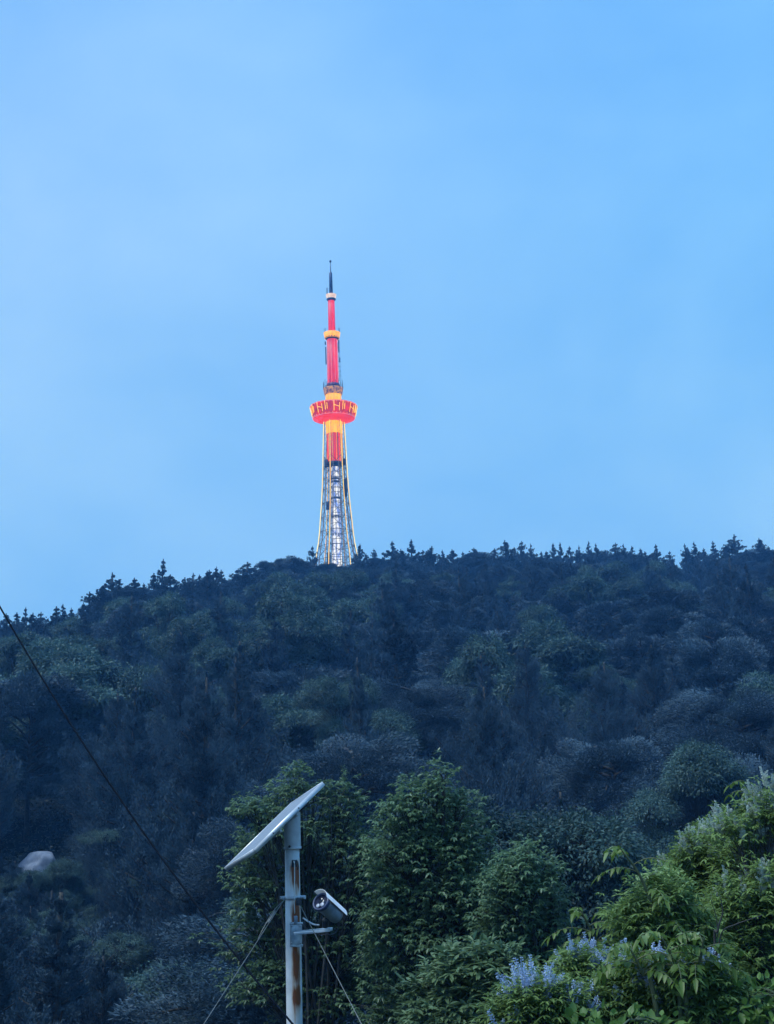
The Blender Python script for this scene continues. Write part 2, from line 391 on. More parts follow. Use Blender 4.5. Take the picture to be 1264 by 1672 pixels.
for q in range(len(lv)):
    z = lv[q]; r_ = legR(z)
    if z > tz(755) - base_z: continue
    for k in range(6):
        a = np.array([ctr[k][0] * r_, ctr[k][1] * r_, z]); c = np.array([ctr[(k + 1) % 6][0] * r_, ctr[(k + 1) % 6][1] * r_, z])
        br.tube([a, c], .10, 5, False)
        cc = np.array([ctr[k][0] * 1.6, ctr[k][1] * 1.6, z]); br.tube([a, cc], .05, 4, False)
        if q + 1 < len(lv) and z < tz(762) - base_z:
            z2 = lv[q + 1]; r2 = legR(z2)
            a2 = np.array([ctr[k][0] * r2, ctr[k][1] * r2, z2]); c2 = np.array([ctr[(k + 1) % 6][0] * r2, ctr[(k + 1) % 6][1] * r2, z2])
            br.tube([a, c2], .08, 4, False); br.tube([c, a2], .08, 4, False)
br.build('bracing', M_NAVY, tower)
# central shaft: white lit lift core below, red / amber cladding above
zc = np.linspace(-.3, ZW(757, 10)[0], 40); core = G()
core.lathe([(np.interp(z, [0, zc[-1]], [2.2, 1.5]), z) for z in zc], (0, 0, 0), 10)
co_ = core.build('lift_shaft', M_CORE, tower)
fr = G()
for z in np.arange(0, zc[-1], 2.1):
    r_ = np.interp(z, [0, zc[-1]], [2.35, 1.6])
    fr.lathe([(r_ - .25, z), (r_, z), (r_, z + .22), (r_ - .25, z + .22)], (0, 0, 0), 8)
for k in range(8):
    fr.tube([(2.35 * math.cos(k * .785), 2.35 * math.sin(k * .785), 0), (1.6 * math.cos(k * .785), 1.6 * math.sin(k * .785), zc[-1])], .09, 4)
fr.build('shaft_frame', M_NAVY, co_)
for y in (782, 787, 814, 844, 874, 901):                     # dark service landings
    z, r_ = ZW(y, 15)
    G().lathe([(r_ * .72, z - .5), (r_, z - .3), (r_, z + .35), (r_ * .72, z + .5)], (0, 0, 0), 10, .2).build('landing', M_NAVY, tower)
for (y0, y1, dx, dy) in ((820, 833, -3.0, -1.5), (784, 812, 3.9, -1.2), (752, 762, 3.6, -2.0), (752, 764, -3.3, -1.8), (903, 930, -3.1, -1.6)):   # equipment cabins hung in the lattice
    z0 = tz(y1) - base_z; z1 = tz(y0) - base_z
    G().box((dx, dy, (z0 + z1) / 2), (.75, 0, 0), (0, .7, 0), (0, 0, (z1 - z0) / 2), .1).build('equipment_cabin', M_NAVY, tower)
ring('skirt_platform', 762, 755, 22, 26, M_NAVY, 16)
ring('lower_cladding', 755.5, 709, 24.5, 25.5, M_RED2, 24)
ring('amber_collar', 709, 684, 26.5, 27.5, M_YEL, 24)
for k in range(12):                                          # LED lines on the cladding
    a = k * math.pi / 6 + .3; z0, r0 = ZW(755, 25.0); z1, r1 = ZW(686, 27.9)
    G().tube([(r0 * 1.02 * math.cos(a), r0 * 1.02 * math.sin(a), z0), (r1 * 1.02 * math.cos(a), r1 * 1.02 * math.sin(a), z1)], .07, 4).build('light_strip', M_YEL, tower)
# observation pod
zt_, rt_ = ZW(663.5, 75.5); zb_, rb_ = ZW(684.5, 67); zu_, ru_ = ZW(689, 40); zr_, rr3 = ZW(657, 30)
pod = G().lathe([(ru_ * .6, zu_ - .2), (ru_, zu_), (rb_, zb_)], (0, 0, 0), 16, .1).build('pod', M_PODU, tower)
G().lathe([(rb_, zb_ + .02), (rb_ + .12, zb_ + .02), (rt_, zt_ - .6), (rt_ + .2, zt_ - .55), (rt_ + .2, zt_), (rt_ - .3, zt_ + .1)], (0, 0, 0), 16, .1).build('pod_wall', M_PODW, pod)
G().lathe([(rt_ - .35, zt_ + .06), (rr3, zr_), (rr3 * .8, zr_ + .2)], (0, 0, 0), 16, .1).build('pod_roof', M_RED2, pod)
for zq, rq, nm in ((zt_ - .3, rt_ + .24, 'rim_light'), (zb_ + .15, rb_ + .2, 'rim_light')):
    an = np.linspace(0, 2 * math.pi, 49)
    G().tube(np.stack([rq * np.cos(an), rq * np.sin(an), np.full(49, zq)], -1), .07, 5).build(nm, glow('pink_rim_light', (1, .25, .45), (1, .45, .6), 1.1), pod)
def wallpt(a, f):
    r_ = rb_ + .25 + (rt_ - rb_ + .1) * f + .0; z = zb_ + (zt_ - zb_) * f
    return np.array([r_ * math.cos(a), r_ * math.sin(a), z])
strokes = []
for c in range(16):
    a = -math.pi + c * 2 * math.pi / 16 + .06
    if c % 2: strokes += [[(a, .3), (a, .95)], [(a + .09, .35), (a + .09, .8)]]
    else: strokes += [[(a, .2), (a, .95)], [(a, .62), (a + .12, .56), (a + .24, .50)], [(a + .24, .22), (a + .24, .8)]]
for stp in strokes:
    G().tube([wallpt(*q) for q in stp], .10, 5).build('light_bar', M_LED, pod)
dm = G().lathe([(.02, -.14), (.19, 0), (.02, .14)], (0, 0, 0), 6).mesh('lamp', glow('orange_dot', (1, .3, .1), (1, .5, .2), 1.2))
for k in range(36):
    for f in (.1, .88):
        o = bpy.data.objects.new('lamp', dm); COL.objects.link(o); o.parent = pod; o.location = Vector(wallpt(k * 2 * math.pi / 36, f))
# neck, antenna gallery, upper shafts
ring('neck', 657, 643, 26.5, 25.5, M_YEL, 24)
z0, r0 = ZW(645, 29); z1, r1 = ZW(635.5, 33)
gal = G().lathe([(r0 * .85, z0 - .1), (r0, z0), (r1, z1), (r1, z1 + .3), (r1 * .9, z1 + .3)], (0, 0, 0), 18).build('gallery', glow('gallery_amber', (.10, .05, .12), (.75, .35, .08), .8, scale=1.2, lo_=.4, hi_=.6), tower)
for k in range(20):
    a = k * math.pi / 10; h_ = 2.0 + (k * 7 % 5) * .35; rr4 = r1 * .98
    G().tube([(rr4 * math.cos(a), rr4 * math.sin(a), z1 + .2), (rr4 * math.cos(a) * (.96 + .05 * (k % 2)), rr4 * math.sin(a) * .96, z1 + .2 + h_)], .09, 4).build('whip_antenna', M_NAVY, gal)
z2, r2 = ZW(627, 21)
G().lathe([(r2 * .7, z1 + .32), (r2 * 1.15, z1 + .8), (r2, z2), (r2 * .8, z2 + .1)], (0, 0, 0), 14).build('antenna_drum', noisy('violet_steel', (.05, .02, .10), (.22, .03, .12), 1.5, .6), tower)
ring('upper_shaft', 636, 552, 18.0, 16.5, M_RED, 18)
ring('gallery_band', 553, 544, 24, 27.5, M_YEL, 18)
ring('top_shaft', 545, 487, 11.8, 10.8, M_RED, 16)
ring('top_band', 489, 481.5, 14, 17.5, glow('pale_band', (.8, .5, .4), (.95, .85, .75), .9, scale=1), 16)
for y, wd in ((551, 24.5), (488, 15)):
    z, r_ = ZW(y, wd); G().lathe([(r_ * .7, z - 1.0), (r_, z - .4), (r_ * 1.0, z)], (0, 0, 0), 16).build('band_shadow_ring', M_NAVY, tower)
for k in range(10):
    a = k * math.pi / 5 + .15; z0, r0 = ZW(632, 18.4); z1, r1 = ZW(555, 17.0)
    G().tube([(r0 * 1.03 * math.cos(a), r0 * 1.03 * math.sin(a), z0), (r1 * 1.03 * math.cos(a), r1 * 1.03 * math.sin(a), z1)], .06, 4).build('light_strip', glow('pink_strip', (.9, .2, .35), (1, .45, .45), 1.0), tower)
for sx, y0, y1, off_ in ((-1, 595, 567, 10.6), (1, 575, 556, 10.8), (-1, 563, 558, 11.2), (1, 592, 585, 11.8)):   # side antenna panels
    z0, _ = ZW(y0, 10); z1, rx = ZW(y1, off_ * 2)
    G().box((sx * rx, -.3, (z0 + z1) / 2), (.22, 0, 0), (0, .3, 0), (0, 0, (z1 - z0) / 2), .05).build('panel_antenna', M_NAVY, tower)
ld = G(); z0, rx = ZW(622, 25); z1, _ = ZW(560, 10)
for dx in (0, .5): ld.tube([(rx + dx - .4, 0, z0), (rx + dx - .9, 0, z1)], .06, 4)
for f in np.linspace(0, 1, 9):
    x_ = rx - .5 * f; z = z0 + (z1 - z0) * f; ld.tube([(x_ - 1.6, 0, z), (x_ + .5, 0, z)], .05, 4)
ld.build('cable_ladder', M_NAVY, tower)
for sx in (-1, -.82, 1, .9):
    z0, rx = ZW(546, 25); G().tube([(sx * rx, -.4, z0), (sx * rx, -.4, z0 + 2.6)], .08, 4).build('whip_antenna', M_NAVY, tower)
for sx in (-.95, -.75):
    z0, rx = ZW(483, 15); G().tube([(sx * rx, -.3, z0), (sx * rx, -.3, z0 + 3.5)], .1, 4).build('whip_antenna', M_MAST, tower)
z0, r0 = ZW(483, 6.2); z1, r1 = ZW(446, 5.0); z2, _ = ZW(429, 1); z3, _ = ZW(425.5, 1)
G().lathe([(r0, z0), (r1, z1), (r1 * .5, z1 + .4), (.2, z1 + 1.2), (.13, z2)], (0, 0, 0), 10).build('mast', M_MAST, tower)
G().lathe([(.05, z2), (.4, z2 + .2), (.5, (z2 + z3) / 2 + .2), (.4, z3), (.05, z3 + .2)], (0, 0, 0), 10).build('beacon', M_MAST, tower)

# ------------------------------------------------------------------ tree builders (metres, base at the origin)
def rdir(n, zlo=-1, zhi=1, r=rng):
    z = r.uniform(zlo, zhi, n); a = r.uniform(0, 2 * math.pi, n); q = np.sqrt(1 - z * z)
    return np.stack([q * np.cos(a), q * np.sin(a), z], -1)
def cypress_mesh(H, W, nb, leaf, dens, seed):
    r = np.random.default_rng(seed); tr = G(); cr = G()
    bend = r.normal(0, .05 * H / 7, 2)
    zt = np.linspace(0, H, 9); ax = np.stack([bend[0] * np.sin(zt / H * 3), bend[1] * np.sin(zt / H * 4), zt], -1)
    tr.tube(ax, np.interp(zt, [0, H], [.018 * H, .004 * H]), 7)
    hs = .05 + .93 * r.random(nb) ** .85; hs.sort()
    lump = 1 + .28 * np.sin(hs * r.uniform(9, 16) + r.uniform(0, 6)) + r.normal(0, .12, nb)
    C = []; A = []; NN = []; sc = []
    for k, h in enumerate(hs):
        L = W / 2 * (np.clip((1 - h) / .80, 0.0, 1) ** 1.0) * np.clip(h / .12, .45, 1) * np.clip(lump[k], .5, 1.6) + .03
        a = r.uniform(0, 2 * math.pi); up = r.uniform(.25, .8)
        d = np.array([math.cos(a), math.sin(a), 0])
        p0 = np.array([np.interp(h * H, zt, ax[:, 0]), np.interp(h * H, zt, ax[:, 1]), h * H])
        tt = np.linspace(0, 1, 4)[:, None]
        pts = p0 + L * tt * d + np.array([0, 0, 1]) * L * (up * tt ** 1.6 + .1 * tt)
        if L > .35: tr.tube(pts, np.linspace(.009 * H * (1 - h) + .012, .008, 4), 4, False)
        npl = 3 + int(L * 5.5); tp = np.sort(r.random(npl)) ** .65               # upright plumes along the branch, gaps between
        pc_ = p0 + (L * tp)[:, None] * d + np.stack([0 * tp, 0 * tp, L * (up * tp ** 1.6 + .1 * tp)], -1) + r.normal(0, .055 * W * (.08 + 1.15 * (1 - h)), (npl, 3)) * [1, 1, .5]
        ps = (.045 * W * (.16 + 1.15 * (1 - h))) * r.uniform(.6, 1.35, npl)
        kk_ = np.repeat(np.arange(npl), max(6, int(dens * .13))); n = len(kk_)
        u_ = rdir(n, r=r) * (r.random(n) ** .4)[:, None]
        q = pc_[kk_] + u_ * ps[kk_][:, None] * [1, 1, 2.1]
        C.append(q); A.append(unit(d * .35 + np.array([0, 0, .8]) + u_ * .5 + r.normal(0, .22, (n, 3)))); NN.append(unit(u_ + np.array([0, 0, .25]) + r.normal(0, .3, (n, 3))))
        sc.append(np.full(n, .45 + .65 * (1 - h)))
    n = int(dens * .9); z = H * (1.015 - .12 * r.random(n) ** 1.3); C.append(np.stack([bend[0] * .14 + r.normal(0, .008 * H, n) * (H * 1.02 - z) / (.1 * H), bend[1] * -.75 + r.normal(0, .008 * H, n) * (H * 1.02 - z) / (.1 * H), z], -1) * [1, 1, 1])
    C[-1][:, 0] = ax[-1, 0] + (C[-1][:, 0] - bend[0] * .14); C[-1][:, 1] = ax[-1, 1] + (C[-1][:, 1] + bend[1] * .75)
    A.append(unit(np.array([0, 0, 1.0]) + r.normal(0, .3, (n, 3)))); sc.append(np.full(n, .45)); NN.append(rdir(n, r=r))
    C = np.concatenate(C); A = np.concatenate(A); sc = np.concatenate(sc); n = len(C)
    cr.leaf4(C, A, np.concatenate(NN), leaf * sc * r.uniform(.7, 1.3, n), leaf * .42 * sc * r.uniform(.7, 1.2, n), r.random(n))
    return tr, cr
def pine_mesh(H, W, npad, leaf, dens, seed):
    r = np.random.default_rng(seed); tr = G(); cr = G()
    zt = np.linspace(0, H * .90, 9); wob = r.normal(0, .10, (2,)) * H * .5
    ax = np.stack([wob[0] * (zt / H) ** 2, wob[1] * (zt / H) ** 2, zt], -1)
    tr.tube(ax, np.interp(zt, [0, H], [.022 * H, .006 * H]), 8)
    C = []; A = []
    for k in range(npad):
        h = .28 + .70 * ((k + r.random()) / npad); a = k * 2.4 + r.normal(0, .5)
        env = W / 2 * math.sqrt(max(.03, 1 - ((h - .45) / .60) ** 2)) * r.uniform(.45, 1.08)
        p0 = np.array([np.interp(h * H * .93, zt, ax[:, 0]), np.interp(h * H * .93, zt, ax[:, 1]), h * H * .93])
        d = np.array([math.cos(a), math.sin(a), 0]); L = env
        tt = np.linspace(0, 1, 5)[:, None]
        rise = r.uniform(-.02, .22)
        pts = p0 + d * L * tt + np.array([0, 0, 1]) * L * (rise * tt + .12 * np.sin(tt * 3)) + r.normal(0, .04, (5, 3)) * tt
        tr.tube(pts, np.linspace(.010 * H, .010, 5), 5, False)
        for q in range(3):
            f = (1.0, .72, .5)[q]; c = p0 + d * L * f + np.array([0, 0, L * rise * f + .08]) + np.cross(d, [0, 0, 1]) * r.normal(0, .18) * L
            rx = r.uniform(.45, .85) * W * .17 * (1.15 - .3 * q); n = int(dens * rx * rx * 3)
            u = rdir(n, r=r) * (r.random(n) ** .35)[:, None]
            pq = c + u * [rx, rx, rx * .42]
            pq[:, 2] += .06 * W * np.sin(pq[:, 0] * 3 / W * 4) * .5 - ((u[:, 0] ** 2 + u[:, 1] ** 2) * rx * .22)
            C.append(pq); out_ = unit(pq - p0); A.append(unit(out_ * [.9, .9, .2] + r.normal(0, .38, (n, 3)) + [0, 0, .28]))
    C = np.concatenate(C); A = np.concatenate(A); n = len(C)
    cr.leaf4(C, A, unit(np.array([0, 0, 1]) + r.normal(0, .6, (n, 3))), leaf * r.uniform(.7, 1.35, n), leaf * .26 * r.uniform(.7, 1.3, n), r.random(n))
    return tr, cr
def lobes_tree(lobes, base, ntip, lpt, leaf, ratio, seed, clr=.16, big=False, droop=.5, trunk_r=.09, trunks=1, shell=.45, up=.1, tipgrad=0.0, leafmode='single', twig=.008, hubf=.75, stray=0.0):
    """lobes: centre + radii; limbs run base > lobe > twig tip, leaves cluster round each tip"""
    r = np.random.default_rng(seed); tr = G(); cr = G()
    lobes = np.asarray(lobes, float); base = np.asarray(base, float)
    vol = lobes[:, 3] * lobes[:, 4] * lobes[:, 5]; pr = vol ** .75 / (vol ** .75).sum()
    hub = np.array([lobes[:, 0].mean(), lobes[:, 1].mean(), base[2] + (lobes[:, 2].min() - base[2]) * hubf])
    bases = [base + np.array([r.normal(0, .12), r.normal(0, .12), 0]) * (k > 0) for k in range(trunks)]
    forks = []
    for bb in bases:
        f = hub + r.normal(0, .05, 3) * (trunks > 1) * 4
        tt = np.linspace(0, 1, 6)[:, None]
        tr.tube(bb + (f - bb) * tt + np.sin(tt * 3.1) * r.normal(0, .08, 3) * [1, 1, 0] * np.linalg.norm(f - bb) * .4, np.linspace(trunk_r, trunk_r * .6, 6), 8)
        forks.append(f)
    TP = []; OUT = []; HG = []
    zmax = (lobes[:, 2] + lobes[:, 5]).max(); zmin_ = (lobes[:, 2] - lobes[:, 5]).min()
    for li, lb in enumerate(lobes):
        c = lb[:3]; f = forks[li % len(forks)]
        tt = np.linspace(0, 1, 6)[:, None]; mid = np.array([0, 0, .15]) * np.linalg.norm(c - f)
        limb = f + (c - f) * tt + np.sin(tt * math.pi) * mid
        tr.tube(limb, np.linspace(trunk_r * .5, trunk_r * .2, 6), 6, False)
        n = max(3, int(ntip * pr[li])); u = rdir(n, -.55, 1, r=r) * (shell + (1 - shell) * r.random(n) ** .5)[:, None]
        u = u * np.where(r.random(n) < stray, r.uniform(1.2, 1.9, n), 1.0)[:, None]
        tips = c + u * lb[3:6]
        for tp in tips:
            s_ = limb[r.integers(2, 6)]; t3 = np.linspace(0, 1, 4)[:, None]
            tr.tube(s_ + (tp - s_) * t3 + np.array([0, 0, 1]) * np.sin(t3 * math.pi) * .12 * np.linalg.norm(tp - s_), [trunk_r * .14 + .004, twig, twig * .8, twig * .5], 3 if not big else 5, False)
        TP.append(tips); OUT.append(unit(u + [0, 0, up])); HG.append((tips[:, 2] - zmin_) / (zmax - zmin_))
    TP = np.concatenate(TP); OUT = np.concatenate(OUT); HG = np.concatenate(HG); nt_ = len(TP)
    k = np.repeat(np.arange(nt_), lpt); n = len(k)
    if leafmode == 'single':
        C = TP[k] + r.normal(0, clr, (n, 3)) * [1, 1, .7]
        A = unit(unit(C - TP[k]) * .7 + OUT[k] * .35 + [0, 0, -droop * .6] + r.normal(0, .3, (n, 3)))
        N = unit(np.array([0, 0, 1.0]) + .5 * OUT[k] + r.normal(0, .45, (n, 3)))
    else:                                    # compound: leaflets in fans hanging from petiole ends
        nf = 6; m_ = max(1, lpt // nf); k = np.repeat(np.arange(nt_), m_); n = len(k)
        pet = unit(OUT[k] * .5 + rdir(n, -.3, .8, r=r)); Cf = TP[k] + pet * clr * r.uniform(.3, 1.4, n)[:, None]
        sd_ = unit(np.cross(pet, [0, 0, 1.0])); C = []; A = []; kk = []
        for q in range(nf):
            an = (q - (nf - 1) / 2) * .55
            A.append(unit(pet * math.cos(an) + sd_ * math.sin(an) + [0, 0, -droop * .8] + r.normal(0, .15, (n, 3)))); C.append(Cf + pet * .02 * (q % 2)); kk.append(k)
        C = np.concatenate(C); A = np.concatenate(A); k = np.concatenate(kk); n = len(C)
        N = unit(np.array([0, 0, 1.0]) + .6 * unit(A * [1, 1, 0]) + r.normal(0, .25, (n, 3)))
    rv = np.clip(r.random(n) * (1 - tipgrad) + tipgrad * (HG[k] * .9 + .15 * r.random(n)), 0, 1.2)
    L = leaf * r.uniform(.6, 1.25, n)
    if big: cr.leaf8(C, A, N, L, L * ratio, rv, droop=r.uniform(.05, .45, n) * droop * 1.6)
    else: cr.leaf4(C, A, N, L, L * ratio, rv, droop=.25 * droop)
    return tr, cr, TP, OUT
def broad_mesh(H, W, seed, ntip, lpt, leaf, clr):
    r = np.random.default_rng(seed); lb = []
    for k in range(r.integers(10, 15)):            # foliage masses of uneven size, with gaps between them
        a = k * 2.4 + r.normal(0, .6); f = r.random(); q = W / 2 * math.sqrt(r.random()) * (1.0 - .55 * max(0, f - .4)); h = H * (.34 + .56 * f) - .08 * q
        s_ = W * r.uniform(.10, .22); lb.append((q * math.cos(a), q * math.sin(a), h, s_ * r.uniform(.8, 1.3), s_ * r.uniform(.8, 1.3), s_ * r.uniform(.45, .8)))
    lb.append((r.normal(0, .3), r.normal(0, .3), H * .88, W * .15, W * .15, H * .10))
    return lobes_tree(lb, (0, 0, 0), ntip, lpt, leaf, .42, seed, clr=clr, droop=.55, trunk_r=.018 * H, shell=.6, hubf=.5)[:2]

protos = {}
def reg(kind, near, H, W, tr, cr, m):
    protos.setdefault((kind, near), []).append((H, W, tr.mesh('trunk', M_BARK, True), cr.mesh('crown', m)))
for s_ in range(5):
    W_ = (2.9, 3.6, 2.6, 4.0, 3.2)[s_]
    tr, cr = cypress_mesh(7, W_, 110, .15, 340, 100 + s_); reg('cypress', 0, 7, W_, tr, cr, M_CYP)
for s_ in range(4):
    W_ = (3.6, 4.3, 3.2, 4.8)[s_]; tr, cr = cypress_mesh(7, W_, 150, .085, 700, 120 + s_); reg('cypress', 1, 7, W_, tr, cr, M_CYP)
for s_ in range(5):
    W_ = (5.2, 6.0, 4.6, 6.6, 5.6)[s_]
    tr, cr = pine_mesh(6, W_, 42, .17, 620, 200 + s_); reg('pine', 0, 6, W_, tr, cr, M_PINE)
for s_ in range(3):
    W_ = (5.0, 5.8, 4.6)[s_]; tr, cr = pine_mesh(6, W_, 54, .08, 1700, 220 + s_); reg('pine', 1, 6, W_, tr, cr, M_PINE)
for s_ in range(4):
    W_ = (5.0, 5.8, 4.4, 6.2)[s_]; tr, cr = broad_mesh(6, W_, 300 + s_, 620, 70, .15, .15); reg('broadleaf', 0, 6, W_, tr, cr, M_BRD)
for s_ in range(3):
    W_ = (4.8, 5.6, 4.2)[s_]; tr, cr = broad_mesh(6, W_, 320 + s_, 1200, 110, .066, .10); reg('broadleaf', 1, 6, W_, tr, cr, M_BRD)

# ------------------------------------------------------------------ the forest: where each tree stands
trees = []      # kind, x, y, scale z, scale xy, variant, rot, skyline
def add_tree(kind, x, y, H, wf=1.0, var=None, skyline=False):
    r = math.hypot(x, y); near = 1 if r < 62 else 0
    L = protos[(kind, near)]; v = int(rng.integers(len(L))) if var is None else var % len(L)
    s_ = H / L[v][0]
    trees.append(dict(kind=kind, near=near, v=v, x=x, y=y, z=float(hgt(x, y)) - .08, H=H, s=s_, w=wf, W=L[v][1] * s_ * wf, rz=float(rng.uniform(0, 6.28)), sky=skyline))
# named skyline trees: photo column, row of the tip, width factor
SKY = [(28, 1002, 'c', 1.1), (52, 1002, 'c', 1.2), (95, 992, 'c', 1.1), (148, 968, 'c', 1.2), (171, 955, 'c', 1.2), (195, 948, 'c', 1.2), (222, 945, 'c', 1.1), (251, 938, 'c', 1.2), (279, 940, 'c', 1.2), (302, 944, 'c', 1.1), (326, 940, 'c', 1.2), (344, 932, 'c', 1.1), (363, 932, 'c', 1.2), (388, 930, 'c', 1.1), (416, 926, 'c', 1.2), (436, 918, 'c', 1.1), (12, 1003, 'c', .9), (41, 993, 'c', .8), (66, 1001, 'c', 1), (87, 1004, 'c', 1), (103, 988, 'c', .8), (118, 994, 'c', .8), (137, 986, 'c', .9), (160, 984, 'c', 1.1), (183, 937, 'c', 1.0), (205, 962, 'c', 1.1), (236, 953, 'c', .9), (265, 915, 'c', .9), (290, 965, 'c', 1),
       (315, 937, 'c', 1.1), (338, 934, 'c', .8), (352, 927, 'c', .9), (372, 955, 'c', 1), (403, 920, 'c', 1.2), (430, 940, 'c', 1), (447, 913, 'p', .8), (468, 910, 'p', .9), (490, 912, 'p', .7), (510, 893, 'c', .7), (532, 918, 'p', .8), (560, 922, 'p', .8),
       (588, 889, 'c', .6), (598, 905, 'c', .9), (611, 897, 'c', .6), (628, 905, 'c', .8), (640, 885, 'c', .9), (655, 898, 'c', .9), (672, 882, 'c', 1), (690, 900, 'c', 1), (705, 893, 'c', .9), (722, 899, 'c', .8), (740, 898, 'c', .9), (757, 902, 'c', .8), (775, 896, 'c', .9), (790, 905, 'c', .8), (808, 897, 'c', 1),
       (824, 884, 'c', 1), (838, 895, 'c', .9), (851, 885, 'c', .7), (866, 889, 'c', .7), (884, 902, 'c', .8), (903, 887, 'c', .6), (915, 887, 'c', .6), (930, 893, 'c', .8), (945, 892, 'c', .7), (961, 885, 'c', .6), (972, 888, 'c', .6), (988, 899, 'c', .8), (1004, 888, 'c', .8), (1018, 889, 'c', .7), (1032, 893, 'c', .8), (1046, 896, 'c', .9),
       (1072, 890, 'c', 1.1), (1093, 901, 'c', .8), (1118, 889, 'c', .8), (1133, 886, 'c', .9), (1150, 896, 'c', .8), (1165, 885, 'c', .8), (1180, 893, 'c', .8), (1198, 874, 'c', .9), (1218, 897, 'c', .8), (1240, 880, 'c', .8), (1256, 893, 'c', .9), (1285, 884, 'c', .9), (1315, 892, 'c', .9), (1350, 886, 'c', .9), (-20, 1010, 'c', .9), (-48, 1020, 'c', .9), (-80, 1034, 'c', .9)]
for i_, (px, py, kd, wf) in enumerate(SKY):
    az = az_of(px, py); rr5 = float(ridge_r(az)) + rng.uniform(-5, 3)
    x, y = rr5 * math.sin(az), rr5 * math.cos(az)
    ztop = z_on_vertical(x, y, py); H = ztop - float(hgt(x, y)) + .05
    add_tree('cypress' if kd == 'c' else 'pine', x, y, max(2.5, H), wf * (rng.uniform(1.25, 2.1 if px > 590 else 1.9) if kd == 'c' else 1.1), i_, True)
for px in np.arange(-60, 1350, 20.0):         # lower trees crowding between the named ones
    px = px + rng.uniform(-9, 9)
    if 515 < px < 592: continue
    py = float(np.interp(px, sky_px, sky_py)) + (rng.uniform(-3, 13) if px > 500 else rng.uniform(2, 26)); az = az_of(px, py); rr5 = float(ridge_r(az)) + rng.uniform(-3, 8)
    x, y = rr5 * math.sin(az), rr5 * math.cos(az); H = z_on_vertical(x, y, py) - float(hgt(x, y))
    add_tree('cypress' if rng.random() < .7 else 'pine', x, y, max(2.5, H), rng.uniform(1.1, 1.8), None, True); trees[-1]['low'] = True
# random fill down the slope
cand = []
rr6 = 22.0
BOULDER = P(70, 1413, 51)
while rr6 < 192:
    step = np.interp(rr6, [22, 60, 120, 190], [4.4, 5.8, 6.6, 6.2])
    lim = R(24 if rr6 < 60 else 22)
    da = step / rr6; a = -lim + rng.uniform(0, da)
    while a < lim:
        cand.append((a + rng.normal(0, .16) * da, rr6 + rng.normal(0, .22) * step)); a += da
    rr6 += step * .9
for a, r5 in cand:
    if r5 > ridge_r(a) - 1.5: continue
    x, y = r5 * math.sin(a), r5 * math.cos(a); h0 = float(hgt(x, y))
    px, py, d = proj((x, y, h0 + 4))
    f = r5 / float(ridge_r(a))
    n_ = math.sin(px * .011 + 1.3) + math.sin(py * .021 + px * .004) + rng.normal(0, .7)
    if f > .82: kind = 'cypress' if rng.random() < .78 else 'pine'
    elif r5 < 62 and px < 430: kind = 'cypress' if rng.random() < .93 else ('broadleaf' if rng.random() < .6 else 'pine')
    elif px < 330 and f > .45: kind = 'broadleaf' if rng.random() < .66 else ('cypress' if rng.random() < .6 else 'pine')
    elif px > 700 and f > .6: kind = 'cypress' if rng.random() < .62 else ('broadleaf' if rng.random() < .5 else 'pine')
    else: kind = ('pine' if n_ > .45 else 'broadleaf') if rng.random() < .68 else 'cypress'
    if abs(px - 500) < 70 and .8 < f: kind = 'pine'
    if r5 < 45 and px > 1000 and kind == 'cypress': kind = 'broadleaf'
    H = {'cypress': rng.uniform(6.8, 11.0), 'pine': rng.uniform(6.0, 8.6), 'broadleaf': rng.uniform(6.0, 9.4)}[kind]
    if r5 < 30: H *= .85
    # keep the skyline: a tree on the slope may not rise above it
    lim_py = float(top_py(a)) + (rng.uniform(10, 28) if px > 590 else rng.uniform(14, 38) if px < 440 else 14)
    zl = z_on_vertical(x, y, lim_py)
    if h0 + H > zl: H = zl - h0
    if H < 2.2: continue
    bl = 0
    if r5 < 52.5:                        # leave the pale boulder in view
        q0 = proj((x, y, h0 + H)); q1 = proj((x, y, h0)); wpx = .5 * .9 * H * FPX / d * .55
        if q0[1] < 1440 and q1[1] > 1380 and abs(px - 70) < wpx * 1.2 + 26:
            zl = z_on_vertical(x, y, 1450); H = zl - h0; kind = 'cypress'; bl = 1
            if H < .9: continue
    add_tree(kind, x, y, H, rng.uniform(.75, 1.2) * (1 + .7 * bl))
for k in range(90):                            # young cypresses round the boulder
    px = rng.uniform(-30, 290); r5 = rng.uniform(33, 50 if px < 100 else 60); az = az_of(px, 1480); x, y = r5 * math.sin(az), r5 * math.cos(az)
    H = rng.uniform(2.2, 4.2); h0 = float(hgt(x, y))
    if abs(px - 70) < 62: H = min(H, z_on_vertical(x, y, 1430 + rng.uniform(-8, 10)) - h0)
    if H > .8: add_tree('cypress' if k % 4 else 'broadleaf', x, y, H, rng.uniform(1.1, 1.6))
for px, top in ((34, 1416), (56, 1427), (74, 1432), (92, 1424), (108, 1410), (24, 1402), (122, 1396)):   # bushes at the foot of the boulder
    az = az_of(px, 1440); r5 = 47.5 + rng.uniform(-.6, .6); x, y = r5 * math.sin(az), r5 * math.cos(az)
    H = z_on_vertical(x, y, top) - float(hgt(x, y)); add_tree('broadleaf' if px % 3 else 'cypress', x, y, max(H, .5), 1.3 if H > 1.5 else 1.8)
